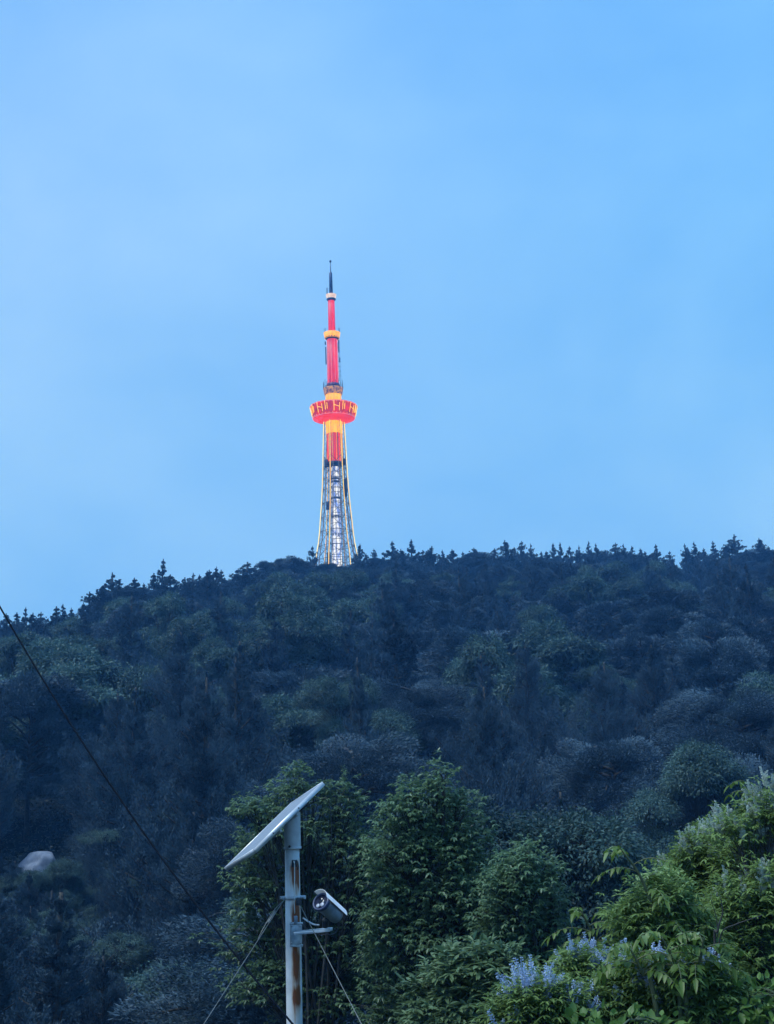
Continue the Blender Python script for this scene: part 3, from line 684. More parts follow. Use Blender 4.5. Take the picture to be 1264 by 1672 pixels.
# leave out what no picture could show: coarse front-to-back cover count
GW, GH = 158, 209
cov = np.zeros((GH, GW)); trees.sort(key=lambda t_: math.hypot(t_['x'], t_['y']))
keep = []
for t_ in trees:
    x0, yt, d = proj((t_['x'], t_['y'], t_['z'] + t_['H'])); xb, yb, _ = proj((t_['x'], t_['y'], t_['z'] + .15 * t_['H']))
    hw = t_['W'] / 2 * FPX / d
    t_['px'] = (x0 + xb) / 2; t_['py'] = (yt + yb) / 2; t_['top'] = yt; t_['hw'] = hw; t_['d'] = d
    if x0 + hw < -140 or x0 - hw > 1400: continue
    c0, c1 = int(max(0, (x0 - hw) / 8)), int(min(GW, (x0 + hw) / 8 + 1)); r0_, r1_ = int(max(0, yt / 8)), int(min(GH, yb / 8 + 1))
    t_['inframe'] = c1 > c0 and r1_ > r0_
    if t_['inframe']:
        vis = (cov[r0_:r1_, c0:c1] < 1.6).mean()
        t_['vis'] = vis
        if vis < .03 and not t_['sky']: continue
        k1 = max(1, int((c1 - c0) * .2)); cov[r0_ + 1:r1_, c0 + k1:max(c0 + k1 + 1, c1 - k1)] += .8
    keep.append(t_)
trees = keep
# words for each tree: what it is, where on the slope, beside what
def hword(px, py):
    if px < 0 or px > 1264: return 'beyond the edge'
    names = [(120, 'at the left edge'), (250, 'left of the solar panel'), (380, 'near the solar panel'), (540, 'above the solar panel'), (640, 'right below the tower'), (780, 'above the central saplings'), (920, 'right of the saplings'), (1060, 'above the flowering shrubs'), (1170, 'above the plumed shrubs'), (1300, 'at the right edge')]
    for lim_, nm in names:
        if px < lim_: return nm
def vword(py, sky_):
    if sky_: return 'on the skyline'
    for lim_, nm in ((985, 'just under the skyline'), (1060, 'on the upper slope'), (1140, 'above mid slope'), (1230, 'at mid slope'), (1340, 'on the lower slope'), (1480, 'near the slope foot'), (3000, 'in the dark gully')):
        if py < lim_: return nm
KN = {'cypress': ('cypress_tree', 'cypress', 'dark cypress'), 'pine': ('pine_tree', 'pine tree', 'layered pine'), 'broadleaf': ('broadleaf_tree', 'tree', 'leafy tree')}
cells = {}
for t_ in trees:
    sz = 'slender' if t_['w'] < .93 else ('broad' if t_['w'] > 1.08 else 'medium')
    ver = vword(t_['py'], t_['sky']); hor = hword(t_['px'], t_['py'])
    t_['lab'] = (t_['kind'], ver, hor, 'low') if t_.get('low') else (t_['kind'], ver, hor) if t_['sky'] else (t_['kind'], ver, hor, sz)
    cells.setdefault(t_['lab'], []).append(t_)
ORD = ['first', 'second', 'third', 'fourth', 'fifth', 'sixth', 'seventh', 'eighth', 'ninth', 'tenth', 'eleventh', 'twelfth', 'thirteenth', 'fourteenth', 'fifteenth', 'sixteenth', 'seventeenth', 'eighteenth']
def count_word(n): return ['', 'one', 'two', 'three', 'four', 'five', 'six', 'seven', 'eight', 'nine', 'ten', 'eleven', 'twelve'][n] if n < 13 else 'many'
for key, L in cells.items():
    L.sort(key=lambda t_: t_['px'])
    for i_, t_ in enumerate(L):
        kn = KN[key[0]][2]
        if len(key) == 4 and key[3] != 'medium': kn = key[3] + ' ' + kn
        lb = '%s %s %s' % (kn, key[1], key[2])
        if len(L) == 2: lb += ', ' + ('left one of two' if i_ == 0 else 'right one of two')
        elif len(L) > 2: lb += ', ' + ('leftmost' if i_ == 0 else 'rightmost' if i_ == len(L) - 1 else ORD[min(i_, 17)] + ' from left')
        t_['label'] = lb
for t_ in trees:
    H0, W0, trm, crm = protos[(t_['kind'], t_['near'])][t_['v']]
    nm, cat, _ = KN[t_['kind']]
    e_ = empty(nm, (t_['x'], t_['y'], t_['z']), t_['rz']); e_.scale = (t_['s'] * t_['w'], t_['s'] * t_['w'], t_['s'])
    tag(e_, t_['label'], cat, {'cypress': 'cypresses on the hillside', 'pine': 'pines on the hillside', 'broadleaf': 'broadleaf trees on the hillside'}[t_['kind']])
    for n2_, me in (('trunk', trm), ('crown', crm)):
        o = bpy.data.objects.new(n2_, me); COL.objects.link(o); o.parent = e_
print('TREES', len(trees), {k: sum(t_['kind'] == k for t_ in trees) for k in KN})

# undergrowth between the trunks
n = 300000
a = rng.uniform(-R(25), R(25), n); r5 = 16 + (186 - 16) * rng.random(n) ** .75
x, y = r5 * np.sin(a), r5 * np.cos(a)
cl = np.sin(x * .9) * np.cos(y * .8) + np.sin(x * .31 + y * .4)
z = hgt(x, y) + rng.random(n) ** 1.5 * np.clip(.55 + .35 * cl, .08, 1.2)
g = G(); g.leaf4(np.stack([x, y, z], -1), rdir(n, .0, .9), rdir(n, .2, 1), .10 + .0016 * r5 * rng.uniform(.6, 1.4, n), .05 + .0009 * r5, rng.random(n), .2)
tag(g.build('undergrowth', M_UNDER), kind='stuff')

# boulder
def rock(name, c, rx, ry, rz_, seed, label):
    r = np.random.default_rng(seed); n_, k_ = 56, 32; V = []
    ks = r.normal(0, 1, (7, 3)) ; ph = r.uniform(0, 6, 7)
    th = np.linspace(0, math.pi, k_)[1:-1]; an = np.arange(n_) * 2 * math.pi / n_
    T_, A_ = np.meshgrid(th, an, indexing='ij')
    D = np.stack([np.sin(T_) * np.cos(A_), np.sin(T_) * np.sin(A_), np.cos(T_)], -1).reshape(-1, 3)
    D = np.vstack([D, [0, 0, 1], [0, 0, -1]])
    pn = unit(r.normal(0, 1, (17, 3))); pdist = r.uniform(.72, 1.0, 17)
    f = np.min(np.where(D @ pn.T > .05, pdist / np.maximum(D @ pn.T, .05), 9), axis=1); f = np.minimum(f, 1.25) + .03 * np.sin(D @ ks[0] * 6) + .02 * np.sin(D @ ks[1] * 11)
    V = D * f[:, None] * [rx, ry, rz_]
    kk = k_ - 2; i = np.arange(kk - 1)[:, None] * n_; j = np.arange(n_)[None]; j2 = (j + 1) % n_
    Q = np.stack([i + j, i + n_ + j, i + n_ + j2, i + j2], -1).reshape(-1, 4); jj = np.arange(n_); jn = (jj + 1) % n_
    T = np.vstack([np.stack([np.full(n_, kk * n_), jj, jn], -1), np.stack([np.full(n_, kk * n_ + 1), (kk - 1) * n_ + jn, (kk - 1) * n_ + jj], -1)])
    o = G(); o.add(V, Q, T); ob = o.build(name, M_ROCK); ob.location = Vector(c)
    return tag(ob, label, 'rock')
rock('boulder', BOULDER + np.array([0, -.4, -.22]), .92, .7, .66, 5, 'pale bluish boulder showing through the dark trees near the left edge')

# ------------------------------------------------------------------ pole with solar panel and security camera
PD = 9.6
def zone(lo, hi, name):
    return lo, hi
def painted(name, rust=True):
    m, t, b = mat(name)
    co = nd(t, 'ShaderNodeTexCoord'); mp_ = nd(t, 'ShaderNodeMapping'); mp_.inputs['Scale'].default_value = (22, 22, 2.2)
    t.links.new(co.outputs['Object'], mp_.inputs['Vector'])
    ns = nd(t, 'ShaderNodeTexNoise'); ns.inputs['Scale'].default_value = 1.0; ns.inputs['Detail'].default_value = 7; ns.inputs['Roughness'].default_value = .65
    t.links.new(mp_.outputs[0], ns.inputs['Vector'])
    sp = nd(t, 'ShaderNodeSeparateXYZ'); t.links.new(co.outputs['Object'], sp.inputs[0])
    zr = nd(t, 'ShaderNodeMapRange'); zr.inputs['From Min'].default_value = RZ0; zr.inputs['From Max'].default_value = RZ1
    t.links.new(sp.outputs['Z'], zr.inputs['Value'])
    rp = nd(t, 'ShaderNodeValToRGB'); el = rp.color_ramp.elements
    pts = RUST
    el[0].position = pts[0][0]; el[0].color = (pts[0][1],) * 3 + (1,)
    el[1].position = pts[-1][0]; el[1].color = (pts[-1][1],) * 3 + (1,)
    for p_, v_ in pts[1:-1]:
        q = el.new(p_); q.color = (v_, v_, v_, 1)
    t.links.new(zr.outputs[0], rp.inputs['Fac'])
    # rust runs down one side of the pole
    xr = nd(t, 'ShaderNodeMapRange'); xr.inputs['From Min'].default_value = -.032; xr.inputs['From Max'].default_value = .008; t.links.new(sp.outputs['X'], xr.inputs['Value'])
    xq = nd(t, 'ShaderNodeMapRange'); xq.inputs['From Min'].default_value = .066; xq.inputs['From Max'].default_value = .048; t.links.new(sp.outputs['X'], xq.inputs['Value'])
    a1 = nd(t, 'ShaderNodeMath', operation='MULTIPLY'); t.links.new(rp.outputs[0], a1.inputs[0]); t.links.new(xr.outputs[0], a1.inputs[1])
    a1b = nd(t, 'ShaderNodeMath', operation='MULTIPLY'); t.links.new(a1.outputs[0], a1b.inputs[0]); t.links.new(xq.outputs[0], a1b.inputs[1])
    a2 = nd(t, 'ShaderNodeMath', operation='MULTIPLY_ADD'); a2.inputs[1].default_value = .62; t.links.new(a1b.outputs[0], a2.inputs[0]); t.links.new(ns.outputs['Fac'], a2.inputs[2])
    th_ = nd(t, 'ShaderNodeMapRange'); th_.inputs['From Min'].default_value = .68; th_.inputs['From Max'].default_value = .96; t.links.new(a2.outputs[0], th_.inputs['Value'])
    rc = nd(t, 'ShaderNodeValToRGB'); rc.color_ramp.elements[0].color = (.74, .40, .14, 1); rc.color_ramp.elements[1].color = (.20, .058, .018, 1); t.links.new(th_.outputs[0], rc.inputs['Fac'])
    dn = nd(t, 'ShaderNodeTexNoise'); dn.inputs['Scale'].default_value = 9; dn.inputs['Detail'].default_value = 6; t.links.new(co.outputs['Object'], dn.inputs['Vector'])
    pc = nd(t, 'ShaderNodeValToRGB'); pc.color_ramp.elements[0].color = (.50, .50, .52, 1); pc.color_ramp.elements[1].color = (.70, .70, .71, 1); pc.color_ramp.elements[0].position = .3; pc.color_ramp.elements[1].position = .6
    t.links.new(dn.outputs['Fac'], pc.inputs['Fac'])
    mx = nd(t, 'ShaderNodeMix', data_type='RGBA'); t.links.new(th_.outputs[0], mx.inputs[0]); t.links.new(pc.outputs[0], mx.inputs[6]); t.links.new(rc.outputs[0], mx.inputs[7])
    t.links.new(mx.outputs[2], b.inputs['Base Color'])
    rg = nd(t, 'ShaderNodeMapRange'); rg.inputs['To Min'].default_value = .45; rg.inputs['To Max'].default_value = .9; t.links.new(th_.outputs[0], rg.inputs['Value']); t.links.new(rg.outputs[0], b.inputs['Roughness'])
    bp = nd(t, 'ShaderNodeBump'); bp.inputs['Strength'].default_value = .25; bp.inputs['Distance'].default_value = .004; t.links.new(ns.outputs['Fac'], bp.inputs['Height']); t.links.new(bp.outputs[0], b.inputs['Normal'])
    return m
pb = P(479.5, 1560, PD); PX, PY = pb[0], pb[1]
def pz(py): return z_on_vertical(PX, PY, py)
PZ = float(hgt(PX, PY))
root = empty('camera_pole', (PX, PY, PZ))
tag(root, 'rust streaked white pole carrying a tilted solar panel and a security camera', 'pole')
def L_(p): return np.asarray(p, float) - np.array([PX, PY, PZ])       # world -> local to the pole
RZ0, RZ1 = pz(1672) - PZ, pz(1385) - PZ
def zf(py): return (pz(py) - pz(1672)) / (pz(1385) - pz(1672))
RUST = [(0, .2), (zf(1642), .7), (zf(1628), 1.0), (zf(1605), .55), (zf(1590), .75), (zf(1560), .9), (zf(1538), .7), (zf(1500), 1.0), (zf(1478), .75), (zf(1462), .25), (zf(1440), .8), (zf(1415), 1.0), (zf(1400), .25), (1, 0)]
M_PAINT = painted('weathered_white_paint')
M_GALV = noisy('galvanised_steel', (.34, .36, .40), (.58, .60, .63), 30, .45, metallic=.5)
M_FRAME = noisy('anodised_frame', (.55, .57, .60), (.74, .75, .78), 12, .38, metallic=.35)
M_BLACK = noisy('black_plastic', (.012, .012, .015), (.03, .03, .035), 20, .5)
M_GREY = noisy('grey_cast_metal', (.20, .22, .27), (.33, .36, .42), 16, .5, metallic=.2)
M_CABW = noisy('white_cable', (.6, .6, .6), (.75, .75, .75), 20, .5)
zt1 = pz(1384) - PZ; zp = pz(1318) - PZ
G().lathe([(.066, -.3), (.064, 0), (.0625, pz(1560) - PZ), (.0575, zt1 + .02)], (0, 0, 0), 32).build('pole', M_PAINT, root, True)
G().lathe([(.09, -.05), (.16, -.02), (.16, .02), (.07, .03)], (0, 0, 0), 24).build('base_flange', M_GALV, root)
# wider sleeve that carries the panel, cut on a slant under it
P0 = P(366, 1417, PD); e1 = P(475.7, 1310, PD + .546) - P0; e2 = P(414, 1386.6, PD - .439) - P0
e1 = e1 * 1.0; e2 = e2 - e1 * (e1 @ e2) / (e1 @ e1)
nrm = unit(np.cross(e1, e2)); nrm = nrm if nrm[2] > 0 else -nrm
# put the panel's middle line over the pole
cen = P0 + .5 * e1 + .5 * e2
plane_z = lambda x, y: cen[2] - .045 - (nrm[0] * (x - cen[0]) + nrm[1] * (y - cen[1])) / nrm[2]
sl = G(); n_ = 32; an = np.arange(n_) * 2 * math.pi / n_; rs = .066; off0 = .004
ox = off0
lowz = zt1 - .005
xs, ys = ox + rs * np.cos(an), rs * np.sin(an)
tops = np.array([min(plane_z(PX + a_, PY + b_) - PZ - .0, zp + .2) for a_, b_ in zip(xs, ys)])
Vb = np.stack([xs, ys, np.full(n_, lowz)], -1); Vt = np.stack([xs, ys, tops], -1)
jj = np.arange(n_); jn = (jj + 1) % n_
sl.add(np.vstack([Vb, Vt]), np.stack([jj, jn, n_ + jn, n_ + jj], -1))
sl.lathe([(.0665, -.006), (.071, -.006), (.071, .012), (.0665, .012)], (ox, 0, lowz), 32)
M_PLAIN = noisy('pale_sleeve_paint', (.46, .47, .50), (.62, .63, .66), 14, .4)
slv = sl.build('sleeve', M_PLAIN, root, True)
G().lathe([(.002, 0), (.010, 0), (.010, .012), (.002, .014)], (ox - .018, -.066, lowz + .018), 8, axis=(0, -1, 0)).build('bolt', M_BLACK, slv)
# panel
pan = G(); th2 = .0175
pc = L_(cen) ; ha, hb = e1 / 2, e2 / 2; ua, ub = unit(e1), unit(e2)
fw_ = .014
for sgn in (-1, 1):
    pan.box(pc + sgn * (ha - ua * fw_ / 2) - nrm * th2, ua * fw_ / 2, hb - ub * fw_, nrm * th2)
    pan.box(pc + sgn * (hb - ub * fw_ / 2) - nrm * th2, ha, ub * fw_ / 2, nrm * (th2 + .0006))
panel = pan.build('solar_panel', M_FRAME, root)
mg, t, b = mat('solar_cells')
co = nd(t, 'ShaderNodeAttribute', attribute_name='cell'); bk = nd(t, 'ShaderNodeTexBrick'); bk.offset = 0; bk.inputs['Scale'].default_value = 1
bk.inputs['Color1'].default_value = (.20, .22, .27, 1); bk.inputs['Color2'].default_value = (.23, .25, .30, 1); bk.inputs['Mortar'].default_value = (.40, .42, .45, 1)
bk.inputs['Mortar Size'].default_value = .012; bk.inputs['Brick Width'].default_value = .5; bk.inputs['Row Height'].default_value = .5
uvn = nd(t, 'ShaderNodeUVMap'); mp_ = nd(t, 'ShaderNodeMapping'); mp_.inputs['Scale'].default_value = (4.5, 3, 1)
t.links.new(uvn.outputs[0], mp_.inputs[0]); t.links.new(mp_.outputs[0], bk.inputs['Vector']); t.links.new(bk.outputs['Color'], b.inputs['Base Color'])
t.nodes.remove(co); b.inputs['Roughness'].default_value = .5; b.inputs['Coat Weight'].default_value = .3; b.inputs['Coat Roughness'].default_value = .3
gl = G(); A_, B_ = ha - ua * fw_, hb - ub * fw_
gl.add([pc - A_ - B_ - nrm * .0016, pc + A_ - B_ - nrm * .0016, pc + A_ + B_ - nrm * .0016, pc - A_ + B_ - nrm * .0016,
        pc - A_ - B_ - nrm * .006, pc + A_ - B_ - nrm * .006, pc + A_ + B_ - nrm * .006, pc - A_ + B_ - nrm * .006],
       [(0, 1, 2, 3), (7, 6, 5, 4)])
go = gl.build('glass', mg, panel); uv = go.data.uv_layers.new(name='UVMap')
for k, c in enumerate([(0, 0), (1, 0), (1, 1), (0, 1), (0, 1), (1, 1), (1, 0), (0, 0)]): uv.data[k].uv = c
go.parent = panel
G().box(pc + ua * .29 - nrm * .055, ua * .05, ub * .06, nrm * .018, .004).build('junction_box', M_BLACK, panel)
for s_ in (-.10, .10):
    G().box(pc + ua * s_ - nrm * .054, ua * .012, hb * .7, nrm * .012).build('mounting_rail', M_GALV, panel)
for f in (.25, .62):
    q = pc + hb * 1.001 + ha * (2 * f - 1) - nrm * th2
    G().lathe([(.001, 0), (.006, 0), (.006, .003), (.001, .004)], q, 8, axis=ub).build('screw', M_BLACK, panel)
# cable loop hanging from the junction box
jb = pc + ua * .30 - nrm * .07
def W_(px, py, dd=0.0): return L_(P(px, py, PD + dd))
def spline(pts, n=24):
    pts = np.asarray(pts, float); k = len(pts); o = []
    pe = np.vstack([2 * pts[0] - pts[1], pts, 2 * pts[-1] - pts[-2]])
    for s_ in range(k - 1):
        p0, p1, p2, p3 = pe[s_:s_ + 4]
        for t_ in np.linspace(0, 1, max(2, n // (k - 1)), endpoint=False):
            o.append(.5 * ((2 * p1) + (-p0 + p2) * t_ + (2 * p0 - 5 * p1 + 4 * p2 - p3) * t_ ** 2 + (-p0 + 3 * p1 - 3 * p2 + p3) * t_ ** 3))
    o.append(pts[-1]); return np.array(o)
d_j = proj(jb + np.array([PX, PY, PZ]))[2] - PD
G().tube(spline([jb, W_(531, 1303, d_j * .9), W_(539, 1318, d_j * .8), W_(541, 1350, d_j * .6), W_(541, 1400, d_j * .3), W_(537, 1440, .15), W_(530, 1456, .12)], 36), .0035, 6).build('cable', M_BLACK, root)
# hole with a white cable down to the clamp
fr_ = -.060
hole = G().box(W_(480.5, 1410, fr_ + .004), RT * .020, FW * .004, UP * .028, .002).build('cable_hole', M_BLACK, root)
G().tube(spline([W_(479, 1404, fr_ + .01), W_(481, 1412, fr_ - .012), W_(481, 1440, fr_ - .006), W_(481, 1468, fr_ - .02), W_(481, 1492, fr_ - .006)], 20), .0042, 6).build('cable', M_CABW, root)
G().tube(spline([W_(484, 1404, fr_ + .01), W_(487, 1412, fr_ - .004), W_(486, 1420, fr_ + .0)], 8), .005, 6).build('cable', M_BLACK, root)
# pipe clamp
cz = pz(1465.5) - PZ
c_ = G(); c_.lathe([(.060, -.014), (.0665, -.014), (.0665, .014), (.060, .014)], (0, 0, cz), 28)
for s_ in (-1, 1):
    c_.box((s_ * .083, -.012, cz), (.020, 0, 0), (0, .006, 0), (0, 0, .013), .002); c_.box((s_ * .083, .012, cz), (.020, 0, 0), (0, .006, 0), (0, 0, .013), .002)
clamp = c_.build('clamp', M_GALV, root)
for s_ in (-1, 1):
    G().lathe([(.004, -.035), (.004, -.024), (.0085, -.024), (.0085, -.018), (.004, -.018), (.004, .022), (.0085, .022), (.0085, .030), (.004, .030)], (s_ * .087, 0, cz), 6, axis=(0, 1, 0)).build('bolt', M_GALV, clamp)
tb_ = G().box(W_(488, 1472, -.085), RT * .021, FW * .018, UP * .027, .004).build('cable_gland_box', M_BLACK, root)
# bracket plate, arm and strut
pl = G().box(W_(483.5, 1526, -.074), RT * .046, FW * .007, UP * .092, .003)
for zz_ in (1508, 1544): pl.box(W_(484, zz_, -.070), RT * .052, FW * .012, UP * .008, .002)
plate = pl.build('bracket', M_GALV, root)
for s1, s2 in ((1512, -1), (1540, -1), (1512, 1), (1540, 1)):
    G().lathe([(.001, 0), (.007, 0), (.007, .005), (.001, .006)], W_(483.5 + s2 * 7.2, s1, -.082), 6, axis=-FW).build('bolt', M_GALV, plate)
arm0, arm1 = W_(482, 1523.5, -.10), W_(541, 1517.5, -.30)
ad_ = unit(arm1 - arm0); su = unit(np.cross(ad_, np.cross(UP, ad_)))
G().box((arm0 + arm1) / 2, ad_ * np.linalg.norm(arm1 - arm0) / 2, unit(np.cross(ad_, UP)) * .020, UP * .0125, .002).build('arm', M_FRAME, plate)
G().tube(spline([W_(495, 1499, -.06), W_(504, 1505, -.12), W_(513, 1509.5, -.17), W_(521, 1510.5, -.21)], 12), .0065, 8).build('strut', M_FRAME, plate)
G().box(W_(483, 1502, -.078), RT * .014, FW * .010, UP * .03, .003).build('terminal_box', M_GREY, plate)
# security camera
CD = -.30
front = W_(523.5, 1472, CD - .085); back = W_(550, 1496, CD + .06)
cax = unit(back - front); cl_ = np.linalg.norm(back - front)
cam_o = G().lathe([(.03, .012), (.058, .012), (.0625, .014), (.0625, .026), (.0605, .035), (.0605, cl_ - .02), (.056, cl_), (.02, cl_ + .004)], front, 32, axis=cax).build('security_camera', M_GREY, root, True)
G().lathe([(.0560, .009), (.0560, -.003), (.0655, -.004), (.0705, 0), (.0705, .026), (.0655, .030)], front, 32, axis=cax, cap=False).build('front_ring', noisy('dark_blue_ring', (.035, .05, .11), (.06, .08, .16), 10, .35), cam_o)
G().lathe([(.001, .006), (.0558, .006), (.0558, .0115), (.001, .0115)], front, 32, axis=cax).build('front_glass', noisy('tinted_glass', (.012, .015, .035), (.03, .035, .07), 6, .08), cam_o)
sx_ = unit(RT - cax * (RT @ cax)); sy_ = np.cross(cax, sx_); sy_ = sy_ if sy_ @ UP > 0 else -sy_
M_LENS = noisy('infrared_window', (.40, .42, .50), (.6, .62, .70), 30, .25)
for (a_, b_, rr7) in ((-.024, -.026, .0155), (.013, -.026, .0165)):
    G().lathe([(.001, .001), (rr7, .002), (rr7, .0055), (.001, .0055)], front + sx_ * a_ + sy_ * b_, 20, axis=cax).build('infrared_lamp', M_LENS, cam_o)
G().lathe([(.001, .0), (.010, .001), (.022, .003), (.024, .0055), (.001, .0055)], front + sx_ * -.002 + sy_ * .018, 24, axis=cax).build('lens', noisy('lens_black', (.006, .006, .012), (.012, .012, .03), 5, .05), cam_o)
# sunshield: curved plate over the housing
sh = G(); ns_ = 13; aa2 = np.linspace(-.95, 1.15, ns_); rad2 = (.077, .080); zz2 = (-.04, cl_ + .02)
ups = unit(UP - cax * (UP @ cax)); rts = np.cross(ups, cax); rts = rts if rts @ RT > 0 else -rts
Vs = []
for rr8 in rad2:
    for z_ in zz2:
        for a_ in aa2: Vs.append(front + cax * z_ + ups * rr8 * math.cos(a_) + rts * rr8 * math.sin(a_))
idx = lambda r_, z_, k_: (r_ * 2 + z_) * ns_ + k_
Qs = []
for k in range(ns_ - 1):
    Qs += [(idx(1, 0, k), idx(1, 0, k + 1), idx(1, 1, k + 1), idx(1, 1, k)), (idx(0, 0, k), idx(0, 1, k), idx(0, 1, k + 1), idx(0, 0, k + 1))]
    for z_ in (0, 1): Qs.append((idx(0, z_, k), idx(0, z_, k + 1), idx(1, z_, k + 1), idx(1, z_, k)))
for k in (0, ns_ - 1): Qs.append((idx(0, 0, k), idx(1, 0, k), idx(1, 1, k), idx(0, 1, k)))
sh.add(Vs, Qs); sh.build('sunshield', M_FRAME, cam_o)
ball = W_(531.5, 1507, CD - .0)
G().lathe([(.004, -.036), (.020, -.034), (.026, -.02), (.026, .012), (.030, .02), (.022, .036), (.004, .042)], ball, 20, axis=UP).build('swivel_joint', M_BLACK, cam_o)
G().tube(spline([back, back + cax * .03 - UP * .02, W_(548, 1523, CD + .04), W_(528, 1526, CD), W_(505, 1519, -.16), W_(493, 1509, -.1)], 30), .004, 6).build('cable', M_BLACK, cam_o)

# guy wires and the overhead cable
M_WIRE = noisy('wire_strand', (.13, .14, .14), (.24, .25, .24), 40, .5, metallic=.4)
M_WIRED = noisy('black_cable_sheath', (.003, .006, .012), (.008, .012, .020), 30, .9, spec=.1)
def wire(name, pts, rad, m, label, cat, extra=None):
    pts = np.asarray(pts); c = pts.mean(0); o = G(); o.tube(pts - c, rad, 6)
    if extra: extra(o, c)
    ob = o.build(name, m); ob.location = Vector(c); return tag(ob, label, cat, 'guy wires of the pole' if cat == 'guy wire' else None)
def to_ground(p, q, ext=3.0):
    """run the straight line p > q on until it meets the ground"""
    d = unit(q - p); t_ = 0
    while t_ < 12 and (p + d * t_)[2] > hgt(*(p + d * t_)[:2]): t_ += .05
    return p + d * (t_ + .05)
gp = P(466, 1466, PD - .02); gq = P(342, 1658, PD - 1.3)
ge = to_ground(gp, gq)
def tw(o, c):
    a = P(462, 1472, PD - .05); b_ = P(421, 1534, PD - .45); o.tube(spline([a, P(447, 1487, PD - .25), P(430, 1516, PD - .4), b_], 16) - c, .003, 5)
    a = P(462, 1472, PD - .05); m_ = P(444, 1497, PD - .24); dd = unit(b_ - a); o.tube(np.array([m_ - dd * .07, m_ + dd * .07]) - c, .008, 8)
wire('guy_wire', [gp, ge], .0032, M_WIRE, 'pale steel guy wire slanting down left from the pole clamp', 'guy wire', tw)
gp = P(488, 1474, PD - .04); gq = P(583, 1658, PD - 1.0); ge = to_ground(gp, gq)
wire('guy_wire', [gp, ge], .0032, M_WIRE, 'pale steel guy wire slanting down right behind the camera bracket', 'guy wire')
ca = P(0, 991, 10.6); cb_ = P(466, 1658, 8.6)
dirc = cb_ - ca; pts = [ca - dirc * 2.5 + np.array([0, 0, .6 * 2.5])]
tt = np.linspace(-.35, 1.0, 30)
pts = []
for t_ in tt: pts.append(ca + dirc * t_ - np.array([0, 0, 1]) * .30 * 4 * t_ * (1 - t_) * .5)
last = pts[-1]; g_end = to_ground(np.array(last), np.array(last) + (np.array(pts[-1]) - np.array(pts[-2]))); pts.append(g_end)
first = np.array(pts[0]); dfirst = first - np.array(pts[1])
for k in range(1, 14): pts.insert(0, first + dfirst * k * 1.6)
wire('overhead_cable', np.array(pts), .0075, M_WIRED, 'thin black cable slanting down across the left of the view', 'cable')

# ------------------------------------------------------------------ foreground saplings and shrubs
def plant(name, lobes_px, depth, label, cat, group, m, seed, base_px=None, stem=M_BARK, **kw):
    """lobes_px: (px, py, rx px, ry px, depth offset)"""
    sc = depth / FPX; cs = [P(a, b, depth + e) for a, b, c, d_, e in lobes_px]
    bx = P(base_px if base_px is not None else np.mean([l[0] for l in lobes_px]), 1600, depth)
    bz = float(hgt(bx[0], bx[1])); o = np.array([bx[0], bx[1], bz])
    lb = [(*(c - o), l[2] * sc, l[2] * sc * .8, l[3] * sc) for c, l in zip(cs, lobes_px)]
    tr, cr, TP, OUT = lobes_tree(lb, (0, 0, 0), kw.pop('ntip'), kw.pop('lpt'), kw.pop('leaf'), kw.pop('ratio'), seed, **kw)
    e_ = empty(name, o); tag(e_, label, cat, group)
    tr.build('stem', stem, e_, True); cr.build('foliage', m, e_)
    return e_, TP, OUT
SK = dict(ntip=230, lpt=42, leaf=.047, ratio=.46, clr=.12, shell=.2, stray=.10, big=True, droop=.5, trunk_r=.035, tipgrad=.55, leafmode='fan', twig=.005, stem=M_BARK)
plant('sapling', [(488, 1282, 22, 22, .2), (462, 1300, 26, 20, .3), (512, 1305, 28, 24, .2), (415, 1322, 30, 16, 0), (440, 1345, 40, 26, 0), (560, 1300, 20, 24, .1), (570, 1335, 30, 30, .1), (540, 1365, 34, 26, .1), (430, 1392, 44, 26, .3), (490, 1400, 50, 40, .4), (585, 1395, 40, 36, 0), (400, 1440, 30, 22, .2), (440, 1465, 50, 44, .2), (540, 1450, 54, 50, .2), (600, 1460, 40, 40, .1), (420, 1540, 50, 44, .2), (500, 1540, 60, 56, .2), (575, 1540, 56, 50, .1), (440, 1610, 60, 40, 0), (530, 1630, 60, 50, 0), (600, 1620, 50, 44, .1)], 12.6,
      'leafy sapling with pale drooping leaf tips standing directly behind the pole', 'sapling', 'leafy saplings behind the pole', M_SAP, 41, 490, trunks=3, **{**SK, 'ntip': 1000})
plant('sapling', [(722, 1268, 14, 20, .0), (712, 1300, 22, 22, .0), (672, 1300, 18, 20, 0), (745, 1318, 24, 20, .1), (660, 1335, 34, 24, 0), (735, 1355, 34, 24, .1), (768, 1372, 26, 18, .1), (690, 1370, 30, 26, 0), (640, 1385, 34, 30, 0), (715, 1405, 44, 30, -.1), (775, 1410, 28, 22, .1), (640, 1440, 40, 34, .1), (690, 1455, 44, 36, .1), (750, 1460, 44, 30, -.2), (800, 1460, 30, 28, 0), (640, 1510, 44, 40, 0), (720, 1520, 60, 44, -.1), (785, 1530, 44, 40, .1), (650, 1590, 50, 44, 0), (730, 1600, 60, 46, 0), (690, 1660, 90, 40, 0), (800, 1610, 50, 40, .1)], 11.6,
      'tall peaked sapling with pale drooping leaves right of the security camera', 'sapling', 'leafy saplings behind the pole', M_SAP, 42, 705, trunks=3, **{**SK, 'ntip': 1300})
